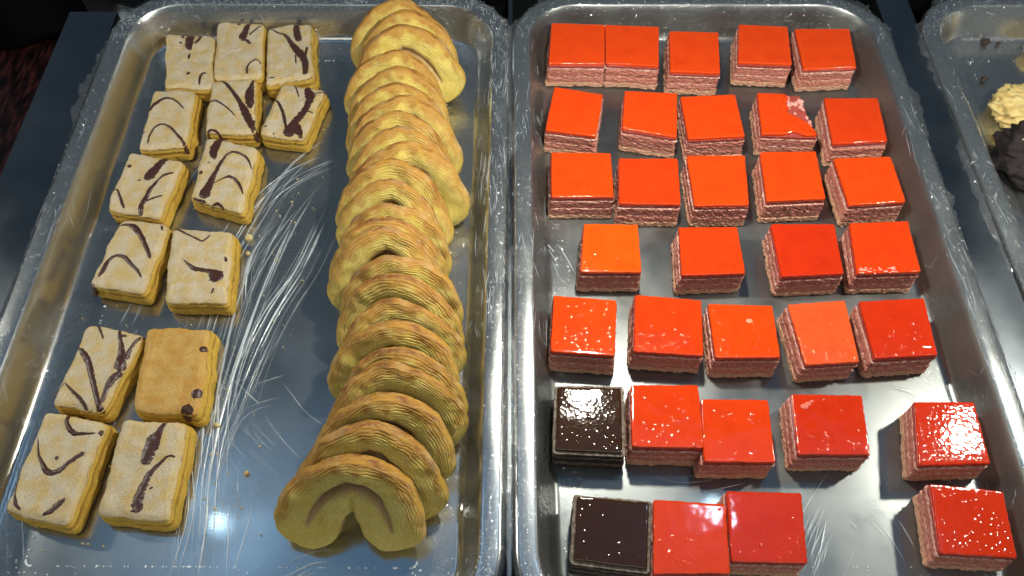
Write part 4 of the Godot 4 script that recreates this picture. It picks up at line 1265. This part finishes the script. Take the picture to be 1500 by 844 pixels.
# ---------- third pan, crumbs ----------
func cookie_mesh(r: Vector3, sd: float, col: Color, col2: Color) -> ArrayMesh:
	var g := Geo.new()
	var prev := -1
	var n := 72
	for j in range(0, 37):
		var f := PI * (j + 0.02) / 36.04
		var st := g.p.size()
		for k in n:
			var a := TAU * k / n
			var d := Vector3(sin(f) * cos(a), cos(f), sin(f) * sin(a))
			var w := 1.0 + 0.30 * na.get_noise_3d(d.x * 1.1 + sd, d.y * 1.1, d.z * 1.1) + 0.14 * nb.get_noise_3d(d.x * 3.5, d.y * 3.5 + sd, d.z * 3.5) + 0.05 * nb.get_noise_3d(d.x * 11.0 + sd, d.y * 11.0, d.z * 11.0)
			var e := d * r * w
			e.y = maxf(e.y, -r.y * 0.55)
			g.v((e + Vector3(0, r.y * 0.55, 0)) * MM, col.lerp(col2, clampf(0.45 + 1.2 * nb.get_noise_3d(d.x * 4.0 + 9.0, d.y * 4.0, d.z * 4.0 + sd), 0, 1)))
		if prev >= 0:
			g.stitch(prev, st, n, true, true)
		prev = st
	return g.mesh(mats.cookie)


func cookies() -> void:
	var rng := RandomNumberGenerator.new()
	rng.seed = 5
	var o := thing("cookie", "pale lumpy cookie with a dark chunk, in the cut-off pan", "cookie", Vector3(0.431, 0.0011, -0.515))
	part("cookie_body", cookie_mesh(Vector3(26, 15, 27), 4.0, Color(0.66, 0.53, 0.22), Color(0.55, 0.38, 0.12)), o)
	for s in [Vector3(10, 18, 4), Vector3(4, 18.5, -11), Vector3(-9, 17, 8)]:
		var g := Geo.new()
		lump(g, s * MM, Vector3(5.0, 3.4, 6.0) * MM * (1.0 if s.z == 4 else 0.5), s.x, Color(0.03, 0.014, 0.01), Color(0.02, 0.01, 0.008))
		part("chocolate_chunk", g.mesh(mats.cookie), o)
	o = thing("cookie", "dark chocolate cookie with pale flecks, in the cut-off pan", "cookie", Vector3(0.4225, 0.0011, -0.459))
	part("cookie_body", cookie_mesh(Vector3(33, 19, 34), 11.0, Color(0.015, 0.007, 0.006), Color(0.008, 0.004, 0.004)), o)
	for k in 9:
		var g := Geo.new()
		var a := rng.randf() * TAU
		var r := rng.randf_range(2.0, 17.0)
		lump(g, Vector3(cos(a) * r - 6.0, 28.0 - r * 0.16, sin(a) * r) * MM, Vector3(1.5, 0.9, 1.0) * MM * rng.randf_range(0.5, 1.2), k, Color(0.62, 0.55, 0.45), Color(0.5, 0.4, 0.3))
		part("pale_fleck", g.mesh(mats.cookie), o)
	o = thing("cookie", "broken bit of pale cookie at the far side of the cut-off pan", "cookie", Vector3(0.470, 0.0011, -0.588))
	part("cookie_body", cookie_mesh(Vector3(14, 9, 12), 19.0, Color(0.66, 0.53, 0.22), Color(0.55, 0.38, 0.12)), o)


func crumb(x: float, z: float, r: float, sd: float, label: String, col: Color) -> void:
	var g := Geo.new()
	lump(g, Vector3(0, r * 0.6 * MM, 0), Vector3(r, r * 0.75, r * 0.85) * MM, sd, col, col.darkened(0.25), 0.6)
	var m := part("crumb", g.mesh(mats.cookie), self)
	m.position = Vector3(x * MM, 0.0010, z * MM)
	m.rotation.y = sd
	tag(m, label, "crumb", "loose crumbs in the pans")


func crumbs() -> void:
	var y := Color(0.72, 0.58, 0.28)
	crumb(-200.5, -386.0, 3.0, 1.0, "largest pale crumb, behind the zigzag pastry's corner", y)
	crumb(-199.0, -372.0, 2.0, 2.0, "small pale crumb at the corner of the zigzag pastry", y)
	crumb(-196.0, -232.0, 2.2, 3.0, "pale crumb alone on the film between pastries and palmiers", y)
	crumb(-171.0, -199.0, 1.6, 4.0, "tan crumb on the film near the front of the pastry pan", Color(0.62, 0.42, 0.18))
	crumb(427.0, -605.0, 3.6, 5.0, "dark crumb by the far wall of the cookie pan", Color(0.03, 0.015, 0.012))
	crumb(438.5, -604.0, 1.9, 6.0, "tiny dark crumb next to the larger dark crumb", Color(0.03, 0.02, 0.012))
	crumb(411.0, -557.0, 3.0, 7.0, "dark crumb on the bare floor of the cookie pan", Color(0.03, 0.02, 0.016))
	crumb(294.0, -202.0, 3.0, 8.0, "white cream crumb between the two cakes of the front corner", Color(0.8, 0.74, 0.68))
	var rng := RandomNumberGenerator.new()
	rng.seed = 12
	var g := Geo.new()
	for k in 170:
		var p := Vector2(rng.randf_range(-310.0, -150.0), rng.randf_range(-560.0, -150.0))
		if k > 120:
			p = Vector2(rng.randf_range(-205.0, -165.0), rng.randf_range(-420.0, -170.0))
		var r := 0.25 + 0.6 * pow(rng.randf(), 2.0)
		lump(g, Vector3(p.x, 1.0 + r * 0.6, p.y) * MM, Vector3(r, r * 0.7, r * 0.9) * MM, k * 1.7, y, y.darkened(0.3), 0.5)
	var m := part("pastry_crumbs", g.mesh(mats.cookie), self)
	m.set_meta("kind", "stuff")
	tag(m, "scatter of tiny pale crumbs and sugar round the pastries", "crumbs")
